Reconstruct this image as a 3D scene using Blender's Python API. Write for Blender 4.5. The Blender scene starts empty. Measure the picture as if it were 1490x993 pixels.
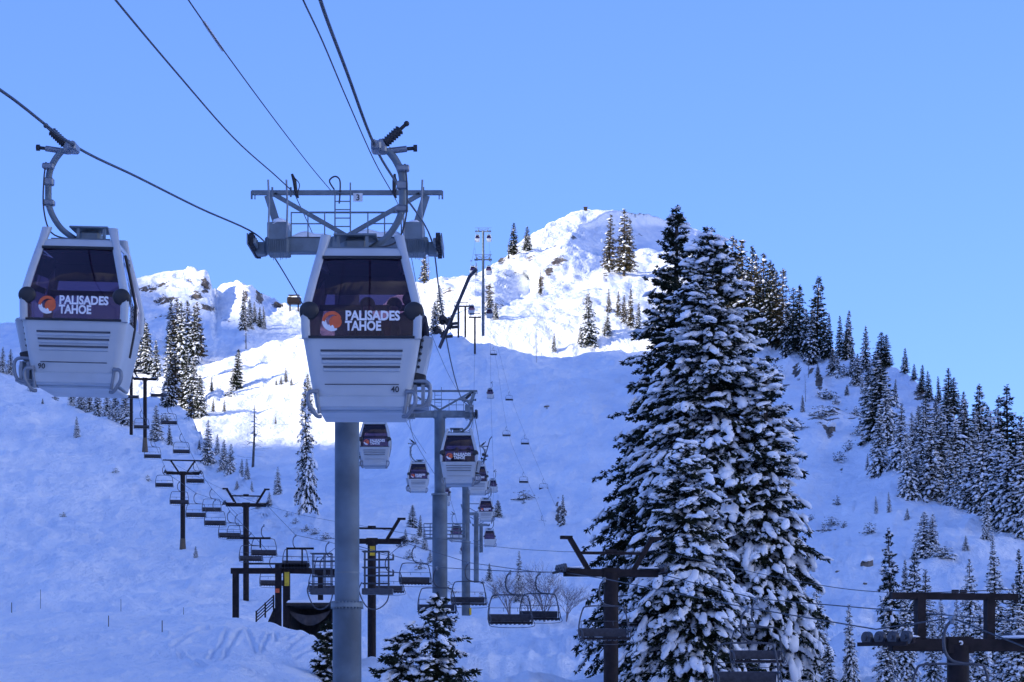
import bpy, bmesh, math, random
import numpy as np
from mathutils import Vector, Matrix, Euler
from mathutils.bvhtree import BVHTree

# ------------------------------------------------------------------ basics
scene = bpy.context.scene
COL = scene.collection
K = 1.69                    # depth per unit of D ; D/2069 = metres per pixel of the 1490 px frame
F0 = 2069.0
CX, YH = 745.0, 1000.0
rng = random.Random(7)
nr = np.random.RandomState(11)

def P(px, py, D):
    return Vector(((px - CX) * D / F0, D * K, (YH - py) * D / F0))
def ppm(D): return F0 / D

def tag(o, label=None, cat=None, group=None, kind=None):
    if label: o['label'] = label
    if cat: o['category'] = cat
    if group: o['group'] = group
    if kind: o['kind'] = kind
    return o
def empty(name, loc=(0, 0, 0), rz=0.0, scale=None):
    o = bpy.data.objects.new(name, None)
    o.empty_display_size = 0.2
    o.location = loc; o.rotation_euler = (0, 0, rz)
    if scale: o.scale = scale
    COL.objects.link(o); return o
def kids(o): return [c for c in ALLCH.get(o.name, [])]
ALLCH = {}
def setparent(c, p):
    c.parent = p; ALLCH.setdefault(p.name, []).append(c)
def copy_tree(o, parent=None):
    c = o.copy(); COL.objects.link(c)
    if parent is not None: setparent(c, parent)
    for ch in kids(o): copy_tree(ch, c)
    return c

# ------------------------------------------------------------------ materials
MATS = {}
def mat(name, col, rough=0.6, metal=0.0, var=0.12, scale=6.0, bump=0.0, col2=None, spec=0.5, detail=4.0):
    m = bpy.data.materials.new(name); m.use_nodes = True
    nt = m.node_tree; b = nt.nodes['Principled BSDF']
    b.inputs['Roughness'].default_value = rough; b.inputs['Metallic'].default_value = metal
    b.inputs['Specular IOR Level'].default_value = spec
    tc = nt.nodes.new('ShaderNodeTexCoord'); no = nt.nodes.new('ShaderNodeTexNoise')
    no.inputs['Scale'].default_value = scale; no.inputs['Detail'].default_value = detail
    nt.links.new(tc.outputs['Object'], no.inputs['Vector'])
    cr = nt.nodes.new('ShaderNodeValToRGB')
    c = col; c2 = col2 or tuple(min(1, x * (1 + var)) for x in c); c1 = tuple(x * (1 - var) for x in c) if not col2 else c
    cr.color_ramp.elements[0].position = 0.35; cr.color_ramp.elements[0].color = (*c1, 1)
    cr.color_ramp.elements[1].position = 0.65; cr.color_ramp.elements[1].color = (*c2, 1)
    nt.links.new(no.outputs['Fac'], cr.inputs['Fac']); nt.links.new(cr.outputs['Color'], b.inputs['Base Color'])
    if bump > 0:
        bp = nt.nodes.new('ShaderNodeBump'); bp.inputs['Strength'].default_value = bump
        bp.inputs['Distance'].default_value = 0.02
        nt.links.new(no.outputs['Fac'], bp.inputs['Height']); nt.links.new(bp.outputs['Normal'], b.inputs['Normal'])
    MATS[name] = m; return m
mat('galvanised', (0.15, 0.19, 0.22), 0.5, 0.3, 0.16, 3.0, 0.1)
mat('pole_steel', (0.10, 0.135, 0.17), 0.55, 0.25, 0.3, 0.9, 0.15, None, .4, 9)
mat('dark_rubber', (0.018, 0.018, 0.022), 0.75)
mat('black_plastic', (0.016, 0.016, 0.02), 0.45)
mat('cabin_white', (0.46, 0.50, 0.53), 0.32, 0, 0.05, 2.0)
mat('cabin_panel', (0.40, 0.45, 0.50), 0.4, 0, 0.06, 2.0)
mat('groove', (0.06, 0.07, 0.09), 0.7)
mat('alu', (0.22, 0.25, 0.29), 0.4, 0.5)
mat('brown_steel', (0.016, 0.011, 0.012), 0.7, 0.0, 0.35, 4.0, 0.1, None, 0.25)
mat('chair_frame', (0.07, 0.075, 0.09), 0.5, 0.3)
mat('chair_pad', (0.045, 0.048, 0.065), 0.7, 0, 0.25, 8)
mat('rope_steel', (0.05, 0.055, 0.065), 0.5, 0.5)
mat('cable_black', (0.045, 0.045, 0.05), 0.6)
mat('splice_white', (0.6, 0.6, 0.6), 0.6)
mat('logo_orange', (0.72, 0.12, 0.035), 0.45)
mat('logo_white', (0.8, 0.8, 0.82), 0.45)
mat('ink', (0.03, 0.03, 0.035), 0.6)
mat('sign_white', (0.7, 0.72, 0.74), 0.5)
mat('sign_yellow', (0.62, 0.42, 0.02), 0.5, 0, 0.15)
mat('wood_dark', (0.03, 0.022, 0.018), 0.85, 0, 0.4, 5)
mat('tarp', (0.06, 0.05, 0.05), 0.8, 0, 0.3, 3)
mat('bark', (0.06, 0.045, 0.035), 0.9, 0, 0.35, 3, 0.4)
mat('bark_grey', (0.12, 0.11, 0.1), 0.9, 0, 0.35, 3, 0.4)
mat('needles', (0.012, 0.017, 0.009), 0.85, 0, 0, 1.3, 0, (0.034, 0.042, 0.022), 0.15, 6)
mat('needles_sunlit', (0.03, 0.03, 0.012), 0.85, 0, 0, 1.3, 0, (0.14, 0.10, 0.045), 0.15, 6)  # sunlit copy of needles, warm sunlight put into the colour
mat('twig', (0.2, 0.18, 0.19), 0.9, 0, 0.3, 3)
mat('rock', (0.06, 0.055, 0.05), 0.9, 0, 0, 0.6, 0.5, (0.24, 0.2, 0.16), 0.2, 8)
mat('snow', (0.9, 0.91, 0.92), 0.65, 0, 0.02, 2.5, 0.35, None, 0.25)
mat('jacket_dark', (0.03, 0.03, 0.05), 0.8)
mat('jacket_red', (0.2, 0.03, 0.04), 0.8)
mat('skin', (0.45, 0.3, 0.24), 0.6)
mat('helmet', (0.02, 0.02, 0.025), 0.35)
mat('ski_top', (0.05, 0.06, 0.09), 0.4, 0, 0.3)
mat('seat_fabric', (0.05, 0.04, 0.06), 0.8)
mat('bamboo', (0.12, 0.09, 0.06), 0.8)
def glass_mat():
    m = bpy.data.materials.new('tinted_glass'); m.use_nodes = True; nt = m.node_tree
    for n in list(nt.nodes): nt.nodes.remove(n)
    out = nt.nodes.new('ShaderNodeOutputMaterial'); tr = nt.nodes.new('ShaderNodeBsdfTransparent')
    tr.inputs['Color'].default_value = (0.46, 0.36, 0.50, 1)
    gl = nt.nodes.new('ShaderNodeBsdfGlossy'); gl.inputs['Roughness'].default_value = 0.03
    gl.inputs['Color'].default_value = (0.9, 0.85, 0.9, 1)
    fr = nt.nodes.new('ShaderNodeFresnel'); fr.inputs['IOR'].default_value = 1.45
    df = nt.nodes.new('ShaderNodeBsdfDiffuse'); df.inputs['Color'].default_value = (0.03, 0.012, 0.035, 1)
    m0 = nt.nodes.new('ShaderNodeMixShader'); m0.inputs[0].default_value = 0.35
    mx = nt.nodes.new('ShaderNodeMixShader')
    nt.links.new(tr.outputs[0], m0.inputs[1]); nt.links.new(df.outputs[0], m0.inputs[2])
    nt.links.new(fr.outputs[0], mx.inputs[0]); nt.links.new(m0.outputs[0], mx.inputs[1]); nt.links.new(gl.outputs[0], mx.inputs[2])
    nt.links.new(mx.outputs[0], out.inputs[0]); MATS['glass'] = m
glass_mat()
def terrain_mat():
    m = bpy.data.materials.new('snowfield'); m.use_nodes = True; nt = m.node_tree; b = nt.nodes['Principled BSDF']
    L = nt.links.new; N = nt.nodes.new
    b.inputs['Roughness'].default_value = 0.7; b.inputs['Specular IOR Level'].default_value = 0.2
    tc = N('ShaderNodeTexCoord'); at = N('ShaderNodeAttribute'); at.attribute_name = 'rock'
    n1 = N('ShaderNodeTexNoise'); n1.inputs['Scale'].default_value = 0.22; n1.inputs['Detail'].default_value = 12; n1.inputs['Roughness'].default_value = 0.65
    L(tc.outputs['Object'], n1.inputs['Vector'])
    a = N('ShaderNodeMath'); a.operation = 'ADD'; L(at.outputs['Fac'], a.inputs[0]); L(n1.outputs['Fac'], a.inputs[1])
    r = N('ShaderNodeMapRange'); r.inputs['From Min'].default_value = 0.955; r.inputs['From Max'].default_value = 1.0; L(a.outputs[0], r.inputs['Value'])
    rc = N('ShaderNodeValToRGB'); n2 = N('ShaderNodeTexNoise'); n2.inputs['Scale'].default_value = 0.9; n2.inputs['Detail'].default_value = 8; L(tc.outputs['Object'], n2.inputs['Vector'])
    rc.color_ramp.elements[0].color = (0.04, 0.036, 0.034, 1); rc.color_ramp.elements[1].color = (0.26, 0.21, 0.16, 1); rc.color_ramp.elements[0].position = .35; rc.color_ramp.elements[1].position = .75
    L(n2.outputs['Fac'], rc.inputs['Fac'])
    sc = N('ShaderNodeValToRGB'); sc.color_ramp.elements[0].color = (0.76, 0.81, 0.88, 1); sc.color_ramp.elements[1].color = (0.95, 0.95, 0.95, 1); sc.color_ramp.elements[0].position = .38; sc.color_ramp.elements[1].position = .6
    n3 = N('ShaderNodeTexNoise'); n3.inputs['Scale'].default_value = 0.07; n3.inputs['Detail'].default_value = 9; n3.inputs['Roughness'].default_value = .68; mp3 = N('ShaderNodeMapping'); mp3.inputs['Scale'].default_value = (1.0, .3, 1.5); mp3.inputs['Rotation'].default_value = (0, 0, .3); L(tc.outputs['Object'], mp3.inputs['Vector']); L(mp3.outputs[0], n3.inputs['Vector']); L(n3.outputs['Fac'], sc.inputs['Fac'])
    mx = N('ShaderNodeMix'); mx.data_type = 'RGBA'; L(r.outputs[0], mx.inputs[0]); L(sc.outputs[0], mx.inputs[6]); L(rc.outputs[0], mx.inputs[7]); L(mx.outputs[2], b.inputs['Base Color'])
    # wind ripples and old tracks: long noise
    mp = N('ShaderNodeMapping'); mp.inputs['Scale'].default_value = (1.0, 0.35, 1.0); mp.inputs['Rotation'].default_value = (0, 0, 0.5); L(tc.outputs['Object'], mp.inputs['Vector'])
    nb = N('ShaderNodeTexNoise'); nb.inputs['Scale'].default_value = 0.8; nb.inputs['Detail'].default_value = 9; nb.inputs['Roughness'].default_value = 0.62; L(mp.outputs[0], nb.inputs['Vector'])
    nc = N('ShaderNodeTexNoise'); nc.inputs['Scale'].default_value = 0.16; nc.inputs['Detail'].default_value = 5; L(mp.outputs[0], nc.inputs['Vector'])
    ad = N('ShaderNodeMath'); ad.operation = 'MULTIPLY_ADD'; L(nc.outputs['Fac'], ad.inputs[0]); ad.inputs[1].default_value = 3.0; L(nb.outputs['Fac'], ad.inputs[2])
    bp = N('ShaderNodeBump'); bp.inputs['Strength'].default_value = 0.8; bp.inputs['Distance'].default_value = 0.9
    L(ad.outputs[0], bp.inputs['Height']); L(bp.outputs[0], b.inputs['Normal'])
    MATS['terrain'] = m
terrain_mat()

# ------------------------------------------------------------------ mesh builder
def fastmesh(name, V, F, smooth=True):
    V = np.asarray(V, np.float32); F = np.asarray(F, np.int32); n = F.shape[1]
    me = bpy.data.meshes.new(name)
    me.vertices.add(len(V)); me.vertices.foreach_set('co', V.ravel())
    me.loops.add(F.size); me.loops.foreach_set('vertex_index', F.ravel())
    me.polygons.add(len(F)); me.polygons.foreach_set('loop_start', np.arange(0, F.size, n, dtype=np.int32))
    try: me.polygons.foreach_set('loop_total', np.full(len(F), n, np.int32))
    except Exception: pass
    me.polygons.foreach_set('use_smooth', np.full(len(F), smooth))
    me.update(calc_edges=True); return me

class MB:
    def __init__(s): s.v = []; s.f = []; s.sm = []
    def add(s, vs, fs, smooth=False):
        o = len(s.v); s.v += [tuple(v) for v in vs]
        for f in fs: s.f.append([i + o for i in f]); s.sm.append(smooth)
    def box(s, c, size, rot=None, bev=0.0):
        hx, hy, hz = [x / 2 for x in size]; R = rot if rot is not None else Matrix.Identity(3)
        b = min(bev, hx * .9, hy * .9, hz * .9)
        if b <= 0:
            vs = [Vector(c) + R @ Vector((x * hx, y * hy, z * hz)) for z in (-1, 1) for y in (-1, 1) for x in (-1, 1)]
            s.add(vs, [(0, 2, 3, 1), (4, 5, 7, 6), (0, 1, 5, 4), (2, 6, 7, 3), (0, 4, 6, 2), (1, 3, 7, 5)])
        else:
            pr = [(-hx + b, -hy), (hx - b, -hy), (hx, -hy + b), (hx, hy - b), (hx - b, hy), (-hx + b, hy), (-hx, hy - b), (-hx, -hy + b)]
            vs = []
            for z, k in ((-hz, 1), (-hz + b, 0), (hz - b, 0), (hz, 1)):
                for (x, y) in pr:
                    q = 1.0 if not k else 1 - b / max(hx, hy)
                    xx = x if not k else max(-hx + b, min(hx - b, x)); yy = y if not k else max(-hy + b, min(hy - b, y))
                    vs.append(Vector(c) + R @ Vector((xx, yy, z)))
            fs = [tuple(range(7, -1, -1)), tuple(range(24, 32))]
            for l in range(3):
                for i in range(8): j = (i + 1) % 8; fs.append((l * 8 + i, l * 8 + j, l * 8 + 8 + j, l * 8 + 8 + i))
            s.add(vs, fs)
    def bar(s, a, b, w, h=None, up=(0, 0, 1)):
        a = Vector(a); b = Vector(b); d = b - a; L = d.length; d.normalize(); u = Vector(up)
        if abs(d.dot(u)) > .98: u = Vector((0, 1, 0))
        x = d.cross(u).normalized(); z = x.cross(d)
        R = Matrix((x, d, z)).transposed()
        s.box((a + b) / 2, (w, L, h or w), R)
    def tube(s, pts, r, n=8, cap=True, smooth=True):
        pts = [Vector(p) for p in pts]; m = len(pts)
        rs = r if isinstance(r, (list, tuple)) else [r] * m
        prev = None; vs = []
        for i, p in enumerate(pts):
            t = (pts[min(i + 1, m - 1)] - pts[max(i - 1, 0)]).normalized()
            if prev is None:
                u = Vector((0, 0, 1)) if abs(t.z) < .9 else Vector((0, 1, 0)); x = t.cross(u).normalized()
            else: x = (prev - t * prev.dot(t)).normalized()
            prev = x; y = t.cross(x)
            for k in range(n):
                a = 2 * math.pi * k / n; vs.append(p + (x * math.cos(a) + y * math.sin(a)) * rs[i])
        fs = [(i * n + k, i * n + (k + 1) % n, (i + 1) * n + (k + 1) % n, (i + 1) * n + k) for i in range(m - 1) for k in range(n)]
        s.add(vs, fs, smooth)
        if cap:
            s.add(vs[:n], [tuple(range(n - 1, -1, -1))]); s.add(vs[-n:], [tuple(range(n))])
    def cyl(s, a, b, r, n=12, r2=None): s.tube([a, b], [r, r if r2 is None else r2], n)
    def ball(s, c, rad, n=10, m=7):
        c = Vector(c); rx, ry, rz = rad if isinstance(rad, (tuple, list)) else (rad,) * 3
        vs = [c + Vector((0, 0, -rz))]
        for i in range(1, m):
            a = -math.pi / 2 + math.pi * i / m
            for k in range(n):
                t = 2 * math.pi * k / n; vs.append(c + Vector((rx * math.cos(a) * math.cos(t), ry * math.cos(a) * math.sin(t), rz * math.sin(a))))
        vs.append(c + Vector((0, 0, rz))); fs = []
        for k in range(n): fs.append((0, 1 + (k + 1) % n, 1 + k)); fs.append((len(vs) - 1, 1 + (m - 2) * n + k, 1 + (m - 2) * n + (k + 1) % n))
        for i in range(m - 2):
            for k in range(n): a = 1 + i * n; fs.append((a + k, a + (k + 1) % n, a + n + (k + 1) % n, a + n + k))
        s.add(vs, fs, True)
    def build(s, name, material, parent=None, loc=None):
        me = bpy.data.meshes.new(name); me.from_pydata(s.v, [], s.f); me.polygons.foreach_set('use_smooth', s.sm); me.update()
        me.materials.append(MATS[material]); o = bpy.data.objects.new(name, me); COL.objects.link(o)
        if parent is not None: setparent(o, parent)
        if loc is not None: o.location = loc
        return o
def smoothpts(pts, n=8):
    pts = [Vector(p) for p in pts]; out = []
    for i in range(len(pts) - 1):
        p0 = pts[max(i - 1, 0)]; p1 = pts[i]; p2 = pts[i + 1]; p3 = pts[min(i + 2, len(pts) - 1)]
        for k in range(n):
            t = k / n; out.append(.5 * ((2 * p1) + (p2 - p0) * t + (2 * p0 - 5 * p1 + 4 * p2 - p3) * t * t + (3 * p1 - p0 - 3 * p2 + p3) * t ** 3))
    out.append(pts[-1]); return out
def text_mesh(txt, size, material, name, parent, loc, rot, depth=0.004, off=0.0, sx=1.0, align='LEFT', fitw=None):
    cu = bpy.data.curves.new('lettering', 'FONT'); cu.body = txt; cu.size = size; cu.extrude = depth; cu.offset = off; cu.align_x = align; cu.resolution_u = 3
    t = bpy.data.objects.new('lettering', cu); COL.objects.link(t)
    dg = bpy.context.evaluated_depsgraph_get(); dg.update()
    me = bpy.data.meshes.new_from_object(t.evaluated_get(dg)); bpy.data.objects.remove(t)
    if fitw:
        xs = [v.co.x for v in me.vertices]; w = max(xs) - min(xs); sx = fitw / w
    for v in me.vertices: v.co.x *= sx
    me.materials.clear(); me.materials.append(MATS[material])
    o = bpy.data.objects.new(name, me); COL.objects.link(o); o.location = loc; o.rotation_euler = rot
    if parent is not None: setparent(o, parent)
    return o

# ------------------------------------------------------------------ noise
_perm = nr.permutation(4096); _val = nr.rand(4096).astype(np.float64) * 2 - 1
def vnoise(x, y):
    xi = np.floor(x).astype(int); yi = np.floor(y).astype(int); xf = x - xi; yf = y - yi
    u = xf * xf * xf * (xf * (xf * 6 - 15) + 10); v = yf * yf * yf * (yf * (yf * 6 - 15) + 10)
    def h(a, b): return _val[_perm[(_perm[a & 4095] + b) & 4095]]
    a = h(xi, yi); b = h(xi + 1, yi); c = h(xi, yi + 1); d = h(xi + 1, yi + 1)
    return (a * (1 - u) + b * u) * (1 - v) + (c * (1 - u) + d * u) * v
def fbm(x, y, octv=4, rough=.5):
    s = 0; a = 1.0
    for i in range(octv): s = s + a * vnoise(x + 17.3 * i, y - 9.1 * i); x = x * 2.03; y = y * 2.03; a *= rough
    return s
def ridged(x, y, octv=4): 
    s = 0; a = 1.0
    for i in range(octv): s = s + a * (1 - np.abs(vnoise(x + 31.7 * i, y + 5.7 * i)) * 2); x = x * 2.1; y = y * 2.1; a *= .5
    return s

# ------------------------------------------------------------------ terrain
def hermite(tk, yk, t):
    # monotone cubic along the first axis
    tk = np.asarray(tk, float); yk = np.asarray(yk, float); h = np.diff(tk); sh = (len(h),) + (1,) * (yk.ndim - 1)
    d = np.diff(yk, axis=0) / h.reshape(sh); m = np.zeros_like(yk)
    m[1:-1] = np.where(d[:-1] * d[1:] > 0, 2 * d[:-1] * d[1:] / (d[:-1] + d[1:] + 1e-12), 0); m[0] = d[0]; m[-1] = d[-1]
    i = np.clip(np.searchsorted(tk, t, side='right') - 1, 0, len(h) - 1); s = (t - tk[i]) / h[i]
    s = s.reshape((-1,) + (1,) * (yk.ndim - 1)); hh = h[i].reshape(s.shape)
    return (2 * s**3 - 3 * s**2 + 1) * yk[i] + (s**3 - 2 * s**2 + s) * hh * m[i] + (-2 * s**3 + 3 * s**2) * yk[i + 1] + (s**3 - s**2) * hh * m[i + 1]
def gauss1(a, sig):
    if sig <= 0: return a
    r = int(3 * sig); k = np.exp(-.5 * (np.arange(-r, r + 1) / sig)**2); k /= k.sum()
    return np.convolve(np.pad(a, r, mode='edge'), k, mode='valid')
BVHS = []
ROCKS = []   # rock blobs: px, py, rx, ry, strength, layer
def layer(name, x0, x1, step, curves, rows, smooth=3, disp=(1, 1), depthfn=None, rockset=(), back=True, zback=60, rough_sky=0, fine=1.0, extra=None, crag=0.0, cmask=None):
    xs = np.arange(x0, x1 + step, step, dtype=float)
    Y = []; D = []
    for c in curves:
        cx = [p[0] for p in c]
        Y.append(gauss1(np.interp(xs, cx, [p[1] for p in c]), smooth)); D.append(gauss1(np.interp(xs, cx, [p[2] for p in c]), smooth * 2))
    Y = np.array(Y); D = np.array(D)
    nk = len(curves); tk = np.arange(nk); t = []
    for i, n in enumerate(rows): t += list(i + np.arange(n) / n)
    t.append(nk - 1); t = np.array(t)
    PY = hermite(tk, Y, t); DD = hermite(tk, np.log(D), t); DD = np.exp(DD)
    PX = np.broadcast_to(xs, PY.shape).copy()
    if depthfn is not None: DD = DD + depthfn(PX, PY, t[:, None] + 0 * PX)
    X = (PX - CX) * DD / F0; Yw = DD * K; Z = (YH - PY) * DD / F0
    rock = np.zeros_like(Z)
    for (bx, by, rx, ry, st) in rockset:
        rock = np.maximum(rock, st * np.exp(-((PX - bx) / rx)**2 - ((PY - by) / ry)**2))
    a1, a2 = disp
    mpp = DD / F0
    n1 = fbm(X / 55, Yw / 75, 4); n2 = fbm(X / 9 + 50, Yw / 15, 4, .55)
    Z = Z + a1 * n1 + a2 * n2 + fine * mpp * 2.2 * fbm(PX / 22, np.log(DD) * 26, 3)
    n3 = fbm(X / 2.6 + 9, Yw / 6.5 + 3, 3, .6); Z = Z + a2 * .45 * n3
    if crag: Z = Z + (crag if cmask is None else crag * (1 - cmask(PX, PY))) * (ridged(X / 11 + Z / 15, Yw / 26, 5) - .6) * np.clip(.5 + 1.2 * fbm(X / 60 + 4, Yw / 90, 2), 0, 1.3)
    if extra is not None: Z = Z + extra(PX, PY)
    rr = ridged(X / 14, Yw / 25 + Z / 12, 4)
    Z = Z + rock * (rr * 3.5 * mpp)
    DY = rock * (rr - 1) * 7 * mpp
    Yw = Yw - DY
    if back:   # far side of the ridge falls away
        lastX, lastY, lastZ = X[-1], Yw[-1], Z[-1]
        bx = []; by = []; bz = []
        for k, (dy, dz) in enumerate(((.01, .02), (.035, .12), (.09, .45), (.2, 1.0))):
            by.append(lastY * (1 + dy)); bx.append(lastX * (1 + dy)); bz.append(lastZ - zback * dz)
        X = np.vstack([X] + bx); Yw = np.vstack([Yw] + by); Z = np.vstack([Z] + bz); rock = np.vstack([rock, np.zeros((4, len(xs)))])
    R, C = X.shape
    V = np.stack([X, Yw, Z], -1).reshape(-1, 3)
    ii = (np.arange(R - 1)[:, None] * C + np.arange(C - 1)[None, :]).ravel()
    Fq = np.stack([ii, ii + 1, ii + C + 1, ii + C], -1)
    me = fastmesh(name, V, Fq, True)
    at = me.attributes.new('rock', 'FLOAT', 'POINT'); at.data.foreach_set('value', rock.ravel().astype(np.float32))
    me.materials.append(MATS['terrain'])
    o = bpy.data.objects.new(name, me); COL.objects.link(o); tag(o, kind='structure')
    BVHS.append(BVHTree.FromPolygons([tuple(v) for v in V.tolist()], Fq.tolist()))
    return o
def hit(px, py):
    d = P(px, py, 1).normalized(); best = None
    for b in BVHS:
        l, n, i, dist = b.ray_cast(Vector((0, 0, 0)), d)
        if l is not None and (best is None or dist < best[1]): best = (l, dist)
    return best[0] if best else None
def ground_hit(px, py):
    for k in range(0, 90, 2):
        h = hit(px, py + k)
        if h is not None: return h
    return P(px, py, 300)

TRK = [[(322, 962), (340, 935), (356, 921), (368, 916)], [(356, 921), (366, 938), (372, 955)], [(380, 955), (392, 930), (402, 925)], [(402, 928), (400, 945), (416, 940), (432, 930)], [(418, 955), (440, 936), (452, 926), (438, 922), (420, 934)], [(250, 945), (275, 930), (300, 924)], [(190, 938), (215, 925), (240, 930)], [(300, 960), (318, 944), (330, 928)], [(60, 915), (120, 912), (180, 920)], [(430, 965), (455, 955), (466, 948)], [(20, 930), (70, 940), (140, 936)], [(262, 952), (300, 975), (360, 980)]]
def tracks(PX, PY):
    dz = 0 * PX
    for ln in TRK:
        best = np.full(PX.shape, 1e9)
        for (x0, y0), (x1, y1) in zip(ln[:-1], ln[1:]):
            ex, ey = x1 - x0, y1 - y0; u = np.clip(((PX - x0) * ex + (PY - y0) * ey) / (ex * ex + ey * ey), 0, 1); best = np.minimum(best, np.hypot(PX - x0 - u * ex, (PY - y0 - u * ey) * 1.5))
        dz += .06 * np.exp(-((best - 5) / 3.0)**2) - .07 * np.exp(-(best / 3.5)**2)
    return dz
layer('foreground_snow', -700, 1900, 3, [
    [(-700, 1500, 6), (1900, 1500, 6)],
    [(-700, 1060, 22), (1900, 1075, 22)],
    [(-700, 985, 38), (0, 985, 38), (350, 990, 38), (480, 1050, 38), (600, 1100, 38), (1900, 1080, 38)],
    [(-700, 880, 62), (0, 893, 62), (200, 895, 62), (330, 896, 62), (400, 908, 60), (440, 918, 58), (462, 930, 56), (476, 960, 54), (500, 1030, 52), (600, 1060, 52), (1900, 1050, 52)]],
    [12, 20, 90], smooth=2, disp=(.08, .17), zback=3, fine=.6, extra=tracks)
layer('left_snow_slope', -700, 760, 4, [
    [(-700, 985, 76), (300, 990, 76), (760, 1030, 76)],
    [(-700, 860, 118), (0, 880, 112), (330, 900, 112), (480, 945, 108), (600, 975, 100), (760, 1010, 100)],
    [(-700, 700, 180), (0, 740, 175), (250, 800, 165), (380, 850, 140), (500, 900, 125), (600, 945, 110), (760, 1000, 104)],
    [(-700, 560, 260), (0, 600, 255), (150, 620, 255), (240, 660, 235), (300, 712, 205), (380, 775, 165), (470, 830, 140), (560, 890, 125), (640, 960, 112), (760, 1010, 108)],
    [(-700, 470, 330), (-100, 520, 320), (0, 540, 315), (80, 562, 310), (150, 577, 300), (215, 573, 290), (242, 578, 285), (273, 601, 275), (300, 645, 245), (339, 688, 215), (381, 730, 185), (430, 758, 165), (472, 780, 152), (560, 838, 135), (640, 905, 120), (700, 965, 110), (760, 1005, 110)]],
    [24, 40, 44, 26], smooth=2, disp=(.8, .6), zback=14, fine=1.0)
def d3(px, py, t):
    g = lambda x, y, sx, sy: np.exp(-((px - x) / sx)**2 - ((py - y) / sy)**2)
    return 10 * g(1230, 700, 60, 90) - 8 * g(1180, 600, 40, 40) + 6 * g(1090, 760, 60, 120) - 8 * g(1290, 640, 50, 40) + 5 * g(620, 700, 50, 60)
layer('mountain_headwall', -300, 2300, 4, [
    [(-300, 1040, 60), (2300, 1040, 45)],
    [(-300, 960, 130), (600, 950, 130), (760, 925, 140), (1000, 960, 110), (1500, 990, 80), (2300, 990, 80)],
    [(-300, 860, 235), (600, 850, 235), (760, 845, 235), (1000, 870, 200), (1250, 900, 150), (1490, 930, 130), (2300, 900, 130)],
    [(-300, 760, 290), (600, 755, 290), (900, 750, 285), (1150, 770, 240), (1300, 790, 210), (1490, 840, 180), (2300, 760, 180)],
    [(-300, 700, 450), (280, 690, 470), (400, 685, 475), (520, 680, 470), (575, 670, 450), (640, 630, 385), (900, 610, 365), (1150, 630, 310), (1300, 660, 275), (1490, 770, 225), (2300, 680, 220)],
    [(-300, 650, 510), (280, 636, 525), (400, 640, 530), (500, 640, 530), (560, 620, 515), (640, 545, 425), (900, 545, 415), (1050, 540, 395), (1150, 545, 370), (1300, 590, 325), (1400, 660, 285), (1490, 735, 255), (2300, 640, 250)],
    [(-300, 640, 560), (270, 625, 580), (283, 600, 590), (296, 574, 595), (336, 561, 600), (361, 549, 605), (405, 526, 610), (445, 508, 615), (520, 480, 600), (580, 480, 540), (630, 486, 470), (660, 488, 455), (720, 497, 445), (790, 516, 450), (830, 516, 455), (880, 507, 450), (930, 509, 445), (990, 505, 430), (1050, 490, 410), (1100, 480, 400), (1160, 500, 385), (1200, 512, 375), (1250, 518, 365), (1300, 530, 350), (1340, 553, 335), (1400, 612, 310), (1430, 645, 300), (1490, 700, 285), (1600, 740, 280), (2300, 600, 280)]],
    [20, 22, 24, 34, 34, 30], smooth=2, disp=(1.3, .7), depthfn=d3, zback=25, fine=1.0, crag=.6, rockset=[
        (1190, 612, 22, 22, .6), (1207, 628, 12, 20, .68), (1255, 632, 7, 26, .62), (1160, 540, 13, 14, .62), (1192, 557, 9, 24, .66), (1180, 540, 12, 9, .55), (1150, 628, 26, 11, .6),
        (1410, 600, 12, 18, .6), (1225, 690, 6, 20, .5), (1205, 768, 26, 12, .53), (1228, 762, 12, 10, .5), (812, 745, 7, 26, .6), (823, 742, 5, 6, .58),
        (1340, 565, 20, 22, .55), (1240, 605, 22, 10, .5), (1085, 640, 20, 20, .5), (1215, 600, 40, 30, .44), (1140, 560, 20, 20, .46)])
def d4(px, py, t):
    g = lambda x, y, sx, sy: np.exp(-((px - x) / sx)**2 - ((py - y) / sy)**2)
    sg = lambda v: 1 / (1 + np.exp(-v))
    fade = sg((py - 318) / 6.0)
    yt2 = np.interp(px, [715, 721, 745, 780, 800], [378, 382, 380, 393, 412]); yb2 = np.interp(px, [715, 731, 765, 786, 800], [450, 448, 434, 410, 405])
    bowl1 = sg((py - yt2 - 9) / 4.5) * sg((yb2 - py) / 2.5) * np.clip(px - 720, 0, 50) * 1.25 * np.clip((796 - px) / 26, 0, 1)
    yl = np.interp(px, [780, 800, 840, 880, 935, 1010, 1100], [452, 432, 412, 396, 366, 372, 420])
    xr = np.interp(py, [305, 330, 360, 400, 440], [905, 838, 822, 838, 800])
    bowl2 = sg((yl - py) / 3.0) * np.clip(px - xr, 0, 190) * 0.95
    return fade * (bowl1 - 10 * g(690, 425, 16, 40)) + bowl2 * sg((py - 306) / 3)
def smooth4(px, py):
    sg = lambda v: 1 / (1 + np.exp(-v)); yl = np.interp(px, [780, 800, 840, 880, 935, 1010, 1100], [452, 432, 412, 396, 366, 372, 420])
    a = sg((px - 718) / 2) * sg((792 - px) / 4) * sg((py - 376) / 3) * sg((455 - py) / 3)
    b = sg((yl - 4 - py) / 3) * sg((px - 832) / 8)
    return .88 * np.maximum(a, b)
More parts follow.
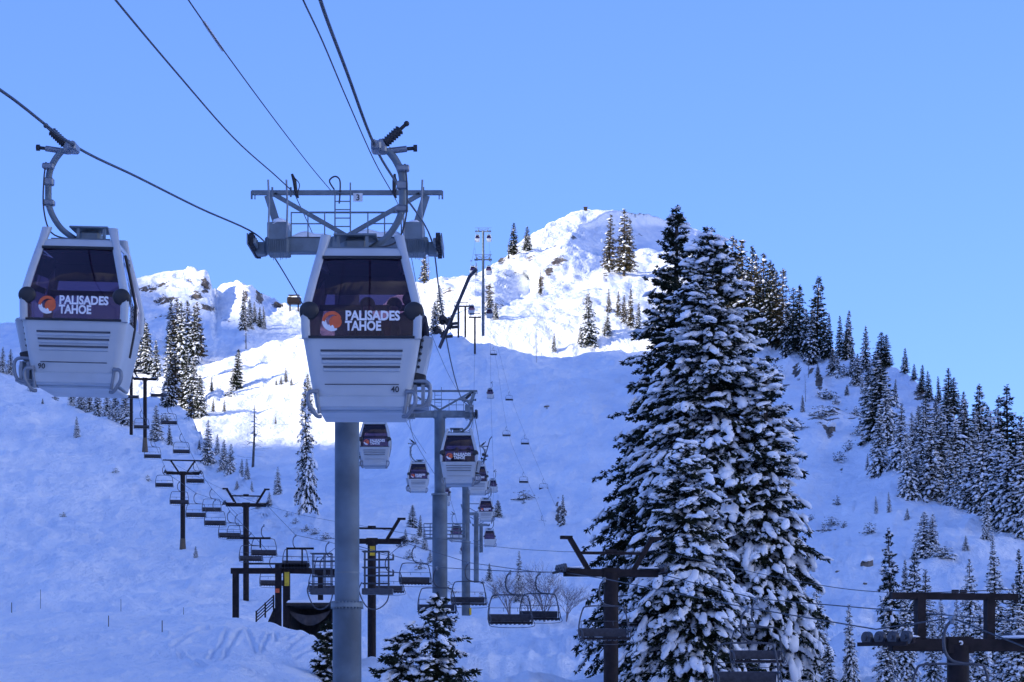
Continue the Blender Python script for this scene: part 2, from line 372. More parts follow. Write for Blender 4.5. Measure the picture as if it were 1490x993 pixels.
layer('summit_slope', 150, 1700, 3, [
    [(150, 720, 500), (1000, 720, 480), (1300, 800, 460), (1700, 1000, 450)],
    [(150, 640, 540), (500, 600, 600), (640, 545, 520), (900, 560, 520), (1100, 600, 500), (1300, 740, 480), (1700, 960, 470)],
    [(150, 600, 600), (500, 500, 640), (640, 470, 560), (720, 470, 540), (800, 480, 540), (900, 480, 540), (1100, 540, 520), (1300, 700, 520), (1500, 860, 500), (1700, 950, 470)],
    [(150, 580, 660), (500, 470, 680), (640, 430, 630), (720, 420, 640), (800, 405, 670), (900, 390, 690), (1000, 410, 660), (1200, 570, 600), (1300, 680, 580), (1500, 830, 520), (1700, 930, 500)],
    [(150, 570, 700), (440, 500, 700), (560, 440, 700), (600, 408, 700), (640, 401, 700), (700, 396, 710), (722, 382, 740), (745, 362, 770), (790, 331, 810), (820, 315, 840), (850, 308, 860), (890, 306, 870), (930, 312, 870), (960, 320, 850), (1000, 330, 800), (1040, 348, 760), (1100, 410, 700), (1200, 540, 640), (1300, 640, 600), (1500, 800, 560), (1700, 900, 520)]],
    [20, 24, 30, 36], smooth=2, disp=(1.5, .6), depthfn=d4, zback=80, fine=1.0, crag=.8, cmask=smooth4, rockset=[
        (772, 374, 14, 12, .58), (808, 358, 14, 8, .5), (835, 347, 10, 6, .58), (812, 384, 20, 10, .6), (798, 394, 10, 12, .58), (787, 412, 8, 26, .6), (795, 370, 14, 9, .5),
        (880, 404, 10, 14, .56), (727, 376, 14, 12, .6), (746, 362, 8, 6, .5), (712, 430, 12, 34, .52), (728, 445, 16, 16, .5), (902, 445, 26, 26, .5), (650, 425, 22, 16, .48), (930, 345, 14, 8, .45), (740, 400, 40, 8, .42), (850, 440, 50, 10, .42)])
def d5(px, py, t):
    g = lambda x, y, sx, sy: np.exp(-((px - x) / sx)**2 - ((py - y) / sy)**2)
    sg = lambda v: 1 / (1 + np.exp(-v))
    return 60 * sg((px - 311) / 1.5) * np.exp(-np.maximum(0, px - 316) / 30) * g(320, 440, 300, 40) + 22 * g(392, 450, 24, 30) - 20 * g(360, 450, 14, 40) + 18 * g(235, 430, 20, 18)
layer('far_peaks', -900, 760, 3, [
    [(-900, 760, 400), (760, 760, 400)],
    [(-900, 640, 560), (0, 620, 560), (200, 610, 600), (400, 600, 600), (760, 600, 600)],
    [(-900, 520, 700), (0, 540, 700), (200, 510, 720), (300, 520, 720), (400, 530, 700), (760, 580, 690)],
    [(-900, 470, 800), (0, 500, 780), (200, 440, 820), (300, 440, 830), (350, 445, 830), (400, 465, 800), (760, 540, 780)],
    [(-900, 430, 900), (-100, 450, 880), (0, 470, 860), (60, 466, 870), (150, 425, 880), (195, 403, 890), (230, 392, 890), (262, 388, 890), (285, 385, 890), (300, 391, 885), (307, 404, 880), (311, 428, 880), (318, 418, 885), (335, 407, 890), (352, 404, 890), (372, 414, 885), (388, 428, 880), (404, 440, 870), (425, 449, 860), (450, 455, 850), (520, 470, 850), (760, 520, 850)]],
    [16, 26, 30, 36], smooth=1, disp=(2.0, .8), depthfn=d5, zback=90, fine=1.0, crag=1.2, rockset=[
        (299, 410, 12, 24, .62), (272, 400, 20, 7, .55), (215, 415, 26, 12, .57), (245, 432, 34, 9, .58), (235, 412, 34, 12, .5), (302, 450, 18, 8, .66), (357, 432, 6, 20, .68), (377, 430, 10, 22, .68), (404, 446, 14, 7, .6), (240, 460, 30, 8, .55), (285, 430, 24, 12, .55), (330, 470, 30, 8, .45)])
# one wide sheet of valley snow out to the horizon
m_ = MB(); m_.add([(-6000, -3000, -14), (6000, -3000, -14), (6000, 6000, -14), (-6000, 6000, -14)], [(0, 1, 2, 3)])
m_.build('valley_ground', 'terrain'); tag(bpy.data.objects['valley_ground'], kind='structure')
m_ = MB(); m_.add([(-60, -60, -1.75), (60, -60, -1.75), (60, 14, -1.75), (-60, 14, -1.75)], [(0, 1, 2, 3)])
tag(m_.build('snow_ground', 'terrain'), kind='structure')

# ------------------------------------------------------------------ sun and an unseen ridge, its crest shaped to set the valley shadow
EL = math.radians(21); lx, ly = -0.93, -0.367
nl = math.hypot(lx, ly); lx /= nl; ly /= nl; TE = math.tan(EL)
prof = [(-600, 230), (520, 232), (560, 226), (600, 222), (640, 225), (700, 236), (790, 240), (825, 225), (850, 185), (870, 165), (1050, 165), (1150, 250), (1210, 318), (1303, 345), (1374, 352), (1450, 380), (1600, 400), (2600, 520)]
def occl(prof):
    prof = sorted(prof); ss = [p[0] for p in prof]; gg = [p[1] for p in prof]
    d0 = 2600.0; V = []; F = []
    svals = np.arange(-600, 2600, 8.0); G = np.interp(svals, ss, gg)
    G = gauss1(G, 1) + 3.0 * fbm(svals / 60, svals * 0, 4)
    n = len(svals)
    for (dd, k) in ((-500, 0), (-160, .6), (0, 1), (160, .6), (600, 0)):
        for s_, g_ in zip(svals, G):
            z = (g_ + d0 * TE) * k - 14 * (1 - k)
            V.append(((d0 + dd) * lx + s_ * ly, (d0 + dd) * ly - s_ * lx, z))
    for r in range(4):
        for i in range(n - 1): F.append((r * n + i, r * n + i + 1, (r + 1) * n + i + 1, (r + 1) * n + i))
    me = fastmesh('shading_mountain', V, F, True); me.materials.append(MATS['terrain'])
    o = bpy.data.objects.new('unseen_mountain', me); COL.objects.link(o); tag(o, kind='structure')
occl(prof)
def bounce_mountain():
    # unseen slope added behind the viewer to bounce sunlight onto the shaded snow
    cr = [(-3200, -2100, 900), (-1800, -2000, 1200), (-500, -1800, 1400), (700, -1600, 1500), (1600, -1200, 1550), (2200, -600, 1450), (2500, 400, 1300), (2800, 1500, 1100)]
    n = 160; t = np.linspace(0, len(cr) - 1, n); i0 = np.arange(len(cr)); cx = np.interp(t, i0, [c[0] for c in cr]); cy = np.interp(t, i0, [c[1] for c in cr]); cz = np.interp(t, i0, [c[2] for c in cr])
    V = []; ks = [(.32, -.02), (.42, .06), (.55, .22), (.68, .45), (.8, .68), (.9, .86), (1.0, 1.0), (1.15, .8), (1.5, .2)]
    for (f, h) in ks:
        nz = fbm(cx * f / 300, cy * f / 300, 4) * 70 * min(1, h * 3)
        V.append(np.stack([cx * f, cy * f, cz * h + nz], -1))
    V = np.array(V).reshape(-1, 3); F = []
    for r in range(len(ks) - 1):
        for i in range(n - 1): F.append((r * n + i, r * n + i + 1, (r + 1) * n + i + 1, (r + 1) * n + i))
    me = fastmesh('unseen_mountain', V, F, True); me.materials.append(MATS['terrain']); o = bpy.data.objects.new('unseen_mountain', me); COL.objects.link(o); tag(o, kind='structure')
bounce_mountain()
EXPO = 1.0
# ------------------------------------------------------------------ conifers
def ico(sub):
    bm = bmesh.new(); bmesh.ops.create_icosphere(bm, subdivisions=sub, radius=1); V = np.array([v.co[:] for v in bm.verts]); Fa = np.array([[v.index for v in f.verts] for f in bm.faces]); bm.free(); return V, Fa
ICO = {s: ico(s) for s in (1, 2, 3)}
def needle_template(seed, n, droop=.25):
    r = np.random.RandomState(seed); V = []; Fa = []
    for i in range(n):
        a = r.uniform(-1.5, 1.5) + (math.pi if r.rand() < .15 else 0); e = r.uniform(-.75, .45) - droop * .3; L = r.uniform(.7, 1.3)
        d = np.array([math.cos(a) * math.cos(e), math.sin(a) * math.cos(e), math.sin(e)])
        p = np.cross(d, r.randn(3)); p /= np.linalg.norm(p); w_ = r.uniform(.1, .19)
        b = r.uniform(-.18, .18, 3); o = len(V)
        V += [b, b + d * L * .5 + p * w_, b + d * L, b + d * L * .5 - p * w_]; Fa += [[o, o + 1, o + 2], [o, o + 2, o + 3]]
    return np.array(V), np.array(Fa)
def snow_template(seed, sub):
    r = np.random.RandomState(seed); V, Fa = ICO[sub]; V = V.copy()
    k = r.randn(4, 3) * 1.6; ph = r.rand(4) * 6
    n = sum(np.sin(V @ k[i] * (1 + i * .6) + ph[i]) * .5 / (1 + .5 * i) for i in range(4))
    V = V * (1 + .34 * n)[:, None]; V[:, 2] = np.where(V[:, 2] < 0, V[:, 2] * .4, V[:, 2] * .7); return V, Fa
def snow_lumps(seed):
    r = np.random.RandomState(seed); Vs = []; Fs = []; o = 0
    for i in range(4):
        V, Fa = snow_template(seed * 7 + i, 1 if i > 1 else 2); k = r.uniform(.4, .72) if i else .78
        c = np.array([r.uniform(-.75, .75), r.uniform(-.5, .5), r.uniform(-.28, .12)]) * (0 if i == 0 else 1)
        Vs.append(V * k + c); Fs.append(Fa + o); o += len(V)
    return np.vstack(Vs), np.vstack(Fs)
NT = {n: [needle_template(100 + i + n, n) for i in range(6)] for n in (6, 9, 15)}
ST = {s: [snow_template(200 + i, s) for i in range(6)] for s in (1, 2)}
ST[3] = [snow_lumps(50 + i) for i in range(6)]
def inst(templates, idx, pos, rotz, pitch, scale):
    # vectorised instancing of templates; scale (N,3)
    Vs = []; Fs = []; off = 0
    for k, (TV, TF) in enumerate(templates):
        m = idx == k
        if not m.any(): continue
        p = pos[m]; a = rotz[m]; q = pitch[m]; s = scale[m]
        v = TV[None] * s[:, None, :]
        x = v[..., 0] * np.cos(q)[:, None] + v[..., 2] * np.sin(q)[:, None] * 1; z = -v[..., 0] * np.sin(q)[:, None] + v[..., 2] * np.cos(q)[:, None]; y = v[..., 1]
        X = x * np.cos(a)[:, None] - y * np.sin(a)[:, None]; Yv = x * np.sin(a)[:, None] + y * np.cos(a)[:, None]
        W = np.stack([X, Yv, z], -1) + p[:, None]; n, t = W.shape[:2]
        Vs.append(W.reshape(-1, 3)); Fs.append((TF[None] + (np.arange(n) * t)[:, None, None] + off).reshape(-1, 3)); off += n * t
    return np.vstack(Vs), np.vstack(Fs)
def tube_np(paths):
    V = []; Fa = []
    for pts, rs in paths:
        o = len(V); n = 5 if rs[0] > .03 else 3
        for p, r_ in zip(pts, rs):
            for k in range(n): a = 2 * math.pi * k / n; V.append((p[0] + math.cos(a) * r_, p[1] + math.sin(a) * r_, p[2] + (0 if n == 5 else math.sin(a * 2) * r_)))
        for i in range(len(pts) - 1):
            for k in range(n): a, b = o + i * n + k, o + i * n + (k + 1) % n; Fa += [[a, b, b + n], [a, b + n, a + n]]
    return V, Fa
def meshobj(name, V, Fa, material, parent, smooth):
    me = fastmesh(name, V, Fa, smooth); me.materials.append(MATS[material]); o = bpy.data.objects.new(name, me); COL.objects.link(o); setparent(o, parent); return o
def two_mat(name, V, Fa, n1_, m1, root):
    o = meshobj(name, V, Fa, m1, root, True); o.data.materials.append(MATS['snow'])
    mi = np.zeros(len(Fa), np.int32); mi[n1_:] = 1; o.data.polygons.foreach_set('material_index', mi)
    o.data.polygons.foreach_set('use_smooth', mi > 0); o.data.update(); return o
def conifer(kind, seed, H, R, wh, nb, nc, csz, snow_p, ssz, nt=6, ssub=1, taper=.85, base=.06, green='needles', droop=.3, ragged=.3, azi=None, spread=.22, rowf=None):
    r = np.random.RandomState(seed); root = empty(kind)
    pos = []; rot = []; pit = []; sc = []; sp = []; sr = []; spt = []; ss = []; paths = []
    lean = r.uniform(-.015, .015, 2) * H
    npt = 7; tp = [((i / (npt - 1)) * lean[0], (i / (npt - 1)) * lean[1], H * i / (npt - 1) * .985) for i in range(npt)]; tr = [H * .018 * (1 - i / npt) + .01 for i in range(npt)]
    paths.append((tp, tr))
    for i in range(wh):
        t = base + (1 - base) * ((i + r.uniform(-.3, .3)) / wh); t = min(max(t, base * .8), .995)
        ring = 1 + ragged * .3 * r.uniform(-1, 1); tw = t
        a0 = r.uniform(0, 6.28)
        n_b = max(3, int(nb * (1 - .55 * t)))
        for b in range(n_b):
            a = a0 + 6.283 * (b + r.uniform(-.45, .45)) / n_b; t = min(max(tw + r.uniform(-.9, .9) * (1 - base) / wh, base * .8), .995)
            patch = .5 + .5 * math.sin(a * 2 + seed + tw * 19) * math.sin(tw * 31 + seed * 1.7 + a)
            prof_ = (1 - t) ** taper if rowf is None else rowf(t, a)
            L = R * prof_ * ring * r.uniform(1 - ragged, 1 + ragged * .5) + .03 * R
            dr = droop * (1 - t * 1.2) ; up = .25 * t
            nn = max(2, int(round(nc * (L / R) ** .8 + .5)))
            z0 = t * H; c = lean * t
            bx = lambda f: np.array([c[0] + math.cos(a) * L * f, c[1] + math.sin(a) * L * f, z0 - L * dr * f * f * 1.3 + L * up * f])
            if L > .25 * R: paths.append(([bx(0), bx(.45), bx(.85)], [H * .0022 + .004, H * .0015 + .003, .003]))
            slope = math.atan(dr * 1.9 - up)
            for j in range(nn):
                f = .22 + .78 * (j + r.uniform(.2, .9)) / nn; f = min(f, 1.0)
                lat = r.uniform(-1, 1) * L * spread * (1.15 - f * .7)
                p = bx(f) + np.array([-math.sin(a) * lat, math.cos(a) * lat, r.uniform(-.25, .2) * csz - abs(lat) * .12])
                s_ = csz * r.uniform(.7, 1.25) * (1.05 - .45 * t)
                aa = a + (lat / (L + .01)) * 1.5
                pos.append(p); rot.append(aa + r.uniform(-.3, .3)); pit.append(slope * f + r.uniform(-.15, .3)); sc.append((s_,) * 3)
                if r.rand() < snow_p * (.35 + .9 * f) * (.45 + 1.1 * patch):
                    q = ssz * (.35 + r.rand() ** 1.8 * 1.25) * (1 - .35 * t) * (.7 + .5 * f)
                    if r.rand() < .05: q *= 1.35
                    sp.append(p + np.array([0, 0, s_ * .22])); sr.append(aa + r.uniform(-.7, .7)); spt.append(slope * f * .9 + r.uniform(-.1, .75)); ss.append((q * r.uniform(1, 1.7), q * r.uniform(.7, 1.05), q * r.uniform(.6, 1)))
    for k in range(5): pos.append(np.array([lean[0], lean[1], H * (1 - .012 * k)])); rot.append(k * 2.1); pit.append(-.9); sc.append((csz * .55,) * 3)
    A = np.array; n = len(pos)
    V, Fa = tube_np(paths); meshobj('trunk', V, Fa, 'bark', root, True)
    V, Fa = inst(NT[nt], r.randint(0, 6, n), A(pos), A(rot), A(pit), A(sc)); n1_ = len(Fa)
    if sp:
        V2, F2 = inst(ST[ssub], r.randint(0, 6, len(sp)), A(sp), A(sr), A(spt), A(ss)); Fa = np.vstack([Fa, F2 + len(V)]); V = np.vstack([V, V2])
    two_mat('crown', V, Fa, n1_, green, root)
    return root
def dead_tree(seed, H, snow=.2):
    r = np.random.RandomState(seed); root = empty('dead_tree'); paths = [([(0, 0, 0), (.01 * H, 0, H * .5), (0, 0, H)], [H * .016, H * .011, H * .003])]
    for i in range(60):
        t = r.uniform(.15, .97); a = r.uniform(0, 6.28); L = H * .24 * (1 - t) ** .6 * r.uniform(.4, 1.1)
        p = lambda f, q=0: (math.cos(a + q) * L * f, math.sin(a + q) * L * f, t * H + L * f * r.uniform(-.35, .1))
        paths.append(([p(0), p(.5), p(1)], [H * .008, H * .006, H * .004]))
    V, Fa = tube_np(paths); V = np.array(V); Fa = np.array(Fa)
    sp = [np.array([r.uniform(-.03, .03) * H, r.uniform(-.03, .03) * H, r.uniform(.2, .95) * H]) for _ in range(int(40 * snow) + 6)]; n = len(sp)
    V2, F2 = inst(ST[1], r.randint(0, 6, n), np.array(sp), r.rand(n) * 6, r.rand(n) * .3, np.full((n, 3), H * .016)); two_mat('trunk', np.vstack([V, V2]), np.vstack([Fa, F2 + len(V)]), len(Fa), 'bark_grey', root)
    return root
def bare_tree(seed, H, spreadk=1.0):
    r = random.Random(seed); root = empty('bare_tree'); paths = []; tips = []
    def br(p, d, L, rad, dep):
        q = p + d * L; mid = (p + q) / 2 + Vector((r.uniform(-.06, .06), r.uniform(-.06, .06), 0)) * L
        paths.append(([tuple(p), tuple(mid), tuple(q)], [rad, rad * .8, rad * .6]))
        if dep == 0: tips.append(q); return
        for k in range(3 if dep > 1 else 2):
            nd = (d + Vector((r.gauss(0, .55) * spreadk, r.gauss(0, .55) * spreadk, r.uniform(-.1, .35)))).normalized(); br(q if k else mid, nd, L * r.uniform(.62, .85), rad * .6, dep - 1)
    for k in range(4): br(Vector((0, 0, 0)), Vector((r.gauss(0, .35) * spreadk, r.gauss(0, .35) * spreadk, 1)).normalized(), H * .27, H * .012, 5)
    V, Fa = tube_np(paths); V = np.array(V); Fa = np.array(Fa)
    sel = tips[::3]; n = len(sel)
    V2, F2 = inst(ST[1], np.random.RandomState(seed).randint(0, 6, n), np.array([t[:] for t in sel]), np.zeros(n), np.zeros(n), np.full((n, 3), H * .010)); two_mat('branches', np.vstack([V, V2]), np.vstack([Fa, F2 + len(V)]), len(Fa), 'twig', root)
    return root
def firtop(t, a): return max(0.02, (1 - t) ** .62) * (.92 + .08 * math.sin(3 * a))
PROTO = {}
def protos(key, n, fn):
    PROTO[key] = [fn(i) for i in range(n)]
    for p in PROTO[key]: p['_used'] = 0
# unit-ish trees, 10 m tall, scaled on placing
protos('snowy', 7, lambda i: conifer('fir_tree', 300 + i, 10, 1.55 + .15 * (i % 3), 34, 9, 7, .32, 1.0, .165, 6, 1, .75, .05, 'needles', .6, .4))
protos('dark', 5, lambda i: conifer('fir_tree', 340 + i, 10, 1.3 + .18 * (i % 3), 34, 8, 5, .36, .26, .15, 9, 1, .7, .1, 'needles', .25, .45))
protos('sun_olive', 4, lambda i: conifer('fir_tree', 380 + i, 10, 1.25 + .15 * (i % 3), 32, 8, 4, .36, .2, .2, 9, 1, .55, .12, 'needles_sunlit', .3, .45))
protos('mixed', 7, lambda i: conifer('fir_tree', 420 + i, 10, 1.5 + .15 * (i % 3), 34, 9, 6, .34, .62, .165, 9, 1, .72, .06, 'needles', .5, .5))
protos('bush', 6, lambda i: conifer('shrub', 500 + i, 10, 6 + i % 3, 9, 7, 3, 1.3, .75, .8, 9, 1, .35, .02, 'needles', .1, .8, None, .5))
protos('snag', 2, lambda i: dead_tree(460 + i, 10))
CNT = {}
def place_tree(kind, xt, yt, yb, label, group, wf=1.0, D=None):
    """xt,yt: tip pixel, yb: pixel row of the base."""
    if D is None:
        g = ground_hit(xt, yb); d = g.y / K
    else:
        d = D; g = P(xt, yb, d)
    top = (YH - yt) * d / F0; Hh = top - g.z
    if Hh < .5: Hh = (yb - yt) * d / F0
    lst = PROTO[kind]; i = CNT.get(kind, 0); CNT[kind] = i + 1; p = lst[i % len(lst)]
    if p['_used'] == 0: o = p; p['_used'] = 1
    else: o = copy_tree(p)
    o.location = (g.x, g.y, g.z - .02 * Hh); s = Hh * 1.02 / 10; wf *= rng.uniform(.85, 1.25)
    o.scale = (s * wf, s * wf, s); o.rotation_euler = (rng.uniform(-.035, .035), rng.uniform(-.035, .035), rng.uniform(0, 6.28))
    tag(o, label, 'dead tree' if kind == 'snag' else 'shrub' if kind == 'bush' else 'tree', group)
    return o
ORD = ['first', 'second', 'third', 'fourth', 'fifth', 'sixth', 'seventh', 'eighth', 'ninth', 'tenth', 'eleventh', 'twelfth', 'thirteenth', 'fourteenth', 'fifteenth', 'sixteenth', 'seventeenth', 'eighteenth', 'nineteenth', 'twentieth', 'twenty first', 'twenty second', 'twenty third', 'twenty fourth', 'twenty fifth', 'twenty sixth', 'twenty seventh', 'twenty eighth', 'twenty ninth', 'thirtieth', 'thirty first', 'thirty second', 'thirty third', 'thirty fourth', 'thirty fifth', 'thirty sixth', 'thirty seventh', 'thirty eighth', 'thirty ninth', 'fortieth', 'forty first', 'forty second', 'forty third', 'forty fourth', 'forty fifth', 'forty sixth', 'forty seventh', 'forty eighth', 'forty ninth', 'fiftieth', 'fifty first', 'fifty second', 'fifty third', 'fifty fourth', 'fifty fifth', 'fifty sixth', 'fifty seventh', 'fifty eighth', 'fifty ninth', 'sixtieth'] + ['later'] * 99
def row(where, group, items):
    items = sorted(items, key=lambda q: q[1]); n = len(items)
    for i, it in enumerate(items):
        kind, xt, yt, yb = it[:4]; wf = it[4] if len(it) > 4 else 1.0; h = yb - yt
        if wf >= 1.75 and h < 22: kind = 'bush'; wf *= rng.uniform(.35, .75); yt += rng.uniform(0, 4)
        size = 'tiny' if h < 30 else 'small' if h < 50 else 'medium' if h < 90 else 'tall'
        look = {'snowy': 'snow laden', 'dark': 'dark', 'sun_olive': 'sun tinted', 'mixed': 'snow dusted', 'snag': 'bare dead', 'bush': 'snow dusted'}[kind]
        od = ORD[i] +  ' from left' if i < n - 1 or n == 1 else 'rightmost'
        if i == 0 and n > 1: od = 'leftmost'
        place_tree(kind, xt, yt, yb, f'{size} {look} {"snag" if kind == "snag" else "shrub" if kind == "bush" else "fir"} {where}, {od}', group, wf)
# crest of the right ridge
row('on right ridge crest', 'trees along the right ridge crest', [
    ('dark', 1030, 342, 470, 1.1), ('sun_olive', 1046, 350, 480), ('sun_olive', 1063, 345, 482), ('sun_olive', 1083, 350, 500, 1.1), ('dark', 1092, 358, 500), ('sun_olive', 1110, 370, 500), ('sun_olive', 1101, 372, 495), ('dark', 1124, 385, 505), ('dark', 1118, 380, 500), ('sun_olive', 1138, 391, 508), ('dark', 1130, 395, 508),
    ('dark', 1153, 420, 510), ('dark', 1163, 415, 515, 1.1), ('dark', 1187, 403, 520, 1.35), ('mixed', 1173, 450, 520), ('dark', 1206, 457, 522), ('dark', 1199, 470, 524), ('dark', 1222, 460, 520), ('mixed', 1233, 452, 522), ('dark', 1230, 480, 525),
    ('mixed', 1259, 475, 540), ('dark', 1281, 484, 535, 1.8), ('dark', 1289, 488, 536, 1.7), ('dark', 1317, 507, 540, 1.2), ('dark', 1330, 530, 552, 1.2), ('dark', 1341, 531, 572, 1.3), ('dark', 1352, 540, 585, 1.4), ('dark', 1367, 548, 585), ('dark', 1381, 536, 600, 1.6), ('dark', 1388, 550, 605, 1.4), ('mixed', 1400, 570, 640), ('mixed', 1426, 560, 690, 1.1), ('dark', 1438, 590, 700), ('mixed', 1449, 577, 710, 1.1), ('dark', 1466, 560, 720, 1.1), ('mixed', 1484, 606, 730), ('dark', 1105, 400, 510), ('mixed', 1145, 440, 520), ('dark', 1072, 380, 495), ('sun_olive', 1055, 372, 490), ('mixed', 1180, 455, 530, .9)])
row('below right ridge crest', 'trees on the shaded face of the right ridge', [
    ('mixed', 1212, 508, 545, 1.3), ('mixed', 1219, 512, 543), ('snag', 1176, 520, 550), ('mixed', 1240, 500, 550), ('mixed', 1246, 515, 560), ('mixed', 1264, 530, 600, 1.1), ('mixed', 1274, 515, 620, 1.2), ('mixed', 1283, 522, 640, 1.3), ('snowy', 1280, 590, 690, 1.2), ('mixed', 1302, 552, 590, .9), ('snowy', 1308, 588, 680, 1.2), ('snowy', 1322, 632, 726, 1.25), ('mixed', 1348, 575, 665, 1.3), ('snowy', 1340, 600, 690, 1.2), ('snowy', 1355, 618, 725, 1.3), ('snowy', 1368, 600, 720, 1.2), ('mixed', 1377, 570, 690, 1.2), ('snowy', 1392, 610, 725, 1.2), ('mixed', 1404, 580, 700, 1.1), ('snowy', 1410, 640, 742, 1.2), ('snowy', 1428, 625, 745, 1.2), ('mixed', 1440, 640, 755, 1.1), ('snowy', 1452, 630, 768, 1.2), ('snowy', 1466, 645, 772, 1.2), ('mixed', 1476, 625, 772, 1.1), ('snowy', 1487, 650, 775, 1.3), ('snowy', 1500, 640, 780, 1.2), ('mixed', 1335, 590, 640, 1.2), ('mixed', 1363, 575, 630), ('snowy', 1328, 600, 660), ('snowy', 1415, 600, 690), ('snowy', 1456, 600, 700), ('mixed', 1269, 556, 640, .9), ('snowy', 1290, 560, 650), ('snag', 1172, 545, 585, .7), ('mixed', 1364, 615, 700), ('snowy', 1384, 650, 735, 1.1), ('snowy', 1397, 655, 738), ('snowy', 1350, 640, 722, 1.1), ('snowy', 1333, 655, 722, 1.0), ('snowy', 1421, 590, 680, 1.1), ('mixed', 1493, 590, 740, 1.1), ('snowy', 1443, 600, 720, 1.2)])
row('right of the huge firs', 'trees in the lower right gully', [
    ('snowy', 1275, 722, 748), ('snowy', 1294, 716, 746), ('snowy', 1344, 745, 812, 1.9), ('snowy', 1356, 748, 806, 1.5), ('snowy', 1435, 718, 785, .8), ('snowy', 1443, 770, 850, .7), ('mixed', 1298, 770, 965, .95), ('mixed', 1330, 800, 940, 1.0), ('snowy', 1318, 860, 990, 1.0), ('snowy', 1345, 830, 950, 1.0), ('snowy', 1238, 880, 995, .9), ('snowy', 1187, 855, 960, 1.2), ('mixed', 1207, 935, 1010, 1.4), ('snowy', 1412, 815, 940, 1.0), ('snowy', 1450, 800, 960, 1.25), ('snowy', 1372, 870, 950, .9), ('snowy', 1395, 870, 960), ('snowy', 1473, 850, 980, 1.1), ('mixed', 1487, 800, 940, .9), ('snowy', 1427, 880, 1000, 1.1), ('snowy', 1358, 900, 1010, 1.1), ('snowy', 1290, 900, 1010, 1.1), ('snowy', 1460, 900, 1010, 1.1), ('snowy', 1385, 920, 1015, 1.1), ('snowy', 1440, 850, 950, 1.0), ('mixed', 1318, 815, 900, .8), ('snag', 1204, 895, 940, .5), ('snowy', 1400, 890, 1005, 1.0), ('snowy', 1482, 890, 1010, 1.1)])
row('on sunlit summit slopes', 'trees around the summit', [
    ('dark', 747, 325, 372, 1.25), ('dark', 767, 330, 366, 1.5), ('sun_olive', 886, 313, 397, .85), ('sun_olive', 908, 306, 402, 1.0), ('sun_olive', 916, 318, 396, 1.0), ('sun_olive', 740, 352, 378, .6), ('sun_olive', 617, 365, 403, 1.0), ('snag', 624, 366, 402, .8), ('mixed', 640, 415, 466, 1.1), ('mixed', 634, 440, 485, 1.4), ('sun_olive', 713, 415, 462, 1.0), ('mixed', 722, 440, 465, 1.2), ('sun_olive', 786, 392, 430, .6), ('mixed', 857, 425, 502, 1.05), ('mixed', 845, 475, 500, 1.2), ('mixed', 883, 456, 488, 1.3), ('mixed', 806, 485, 512, 1.2), ('sun_olive', 886, 420, 456, .9), ('sun_olive', 899, 424, 462, 1.1), ('sun_olive', 908, 430, 472, 1.1), ('sun_olive', 918, 420, 478, 1.0), ('mixed', 928, 440, 482, 1.1), ('snag', 781, 493, 528, .5), ('sun_olive', 693, 382, 402, .8), ('sun_olive', 656, 458, 470, 1.4)])
row('below the far peaks', 'trees below the far peaks', [
    ('mixed', 250, 433, 500, .9), ('sun_olive', 258, 436, 520, 1), ('mixed', 266, 440, 560, .7), ('sun_olive', 274, 438, 515), ('mixed', 281, 442, 530, .9), ('sun_olive', 290, 440, 525, 1), ('mixed', 250, 480, 565, .9), ('sun_olive', 256, 500, 590, 1.0), ('mixed', 270, 510, 592, 1.2), ('mixed', 246, 530, 592, 1.3), ('mixed', 284, 520, 598, 1.2), ('mixed', 290, 545, 607, 1.2), ('sun_olive', 278, 560, 610, 1.2), ('mixed', 228, 495, 548, 1.1), ('mixed', 238, 560, 588, 1.3), ('dark', 344, 508, 568, 1.15), ('sun_olive', 336, 562, 577, 2.2), ('dark', 308, 549, 570, 1.0), ('snag', 358, 425, 508, .6), ('mixed', 354, 422, 480, .7), ('mixed', 364, 435, 478, .8), ('dark', 378, 447, 477, 1.0), ('mixed', 371, 440, 470, .9), ('mixed', 384, 446, 478, .9), ('sun_olive', 310, 580, 600, 1.3), ('sun_olive', 326, 582, 600, 1.0), ('mixed', 216, 470, 545, 1.0), ('mixed', 208, 462, 540, 1.0)])
row('on bright sunlit knoll', 'small trees on the sunlit knoll', [
    ('sun_olive', 416, 535, 557, 1.0), ('sun_olive', 409, 548, 560, 1.7), ('sun_olive', 402, 551, 561, 1.5), ('mixed', 424, 550, 561, 1.4), ('sun_olive', 401, 606, 617, 1.2), ('mixed', 447, 545, 600, 1.3)])
row('along left snow slope', 'snowy trees along the left snow slope', [
    ('snowy', 104, 556, 590, 1.2), ('snowy', 118, 556, 596, 1.3), ('snowy', 130, 560, 600, 1.2), ('snowy', 142, 560, 606, 1.3), ('snowy', 156, 562, 606, 1.2), ('snowy', 168, 562, 612, 1.3), ('snowy', 182, 565, 617, 1.3), ('snowy', 112, 606, 637, 1.1), ('snowy', 228, 590, 642, 1.2), ('mixed', 247, 618, 648, 1.0), ('snowy', 302, 612, 678, 1.1), ('snowy', 325, 640, 684, 1.1), ('snowy', 335, 646, 690, 1.2), ('snowy', 316, 632, 662, 1.0), ('snowy', 351, 668, 694, 1.0), ('snowy', 360, 668, 698, 1.0), ('snag', 368, 590, 680, 1.2), ('snowy', 404, 680, 720, 1.1), ('snowy', 392, 716, 736, 1.6), ('snowy', 15, 508, 545, 1.1), ('snowy', 3, 505, 542, 1.2), ('snowy', 285, 795, 812, 1.6), ('mixed', 430, 752, 762, 2.0), ('mixed', 446, 762, 773, 2.2), ('mixed', 418, 742, 752, 2.0), ('mixed', 474, 772, 784, 2.4), ('mixed', 62, 580, 588, 1.6)])
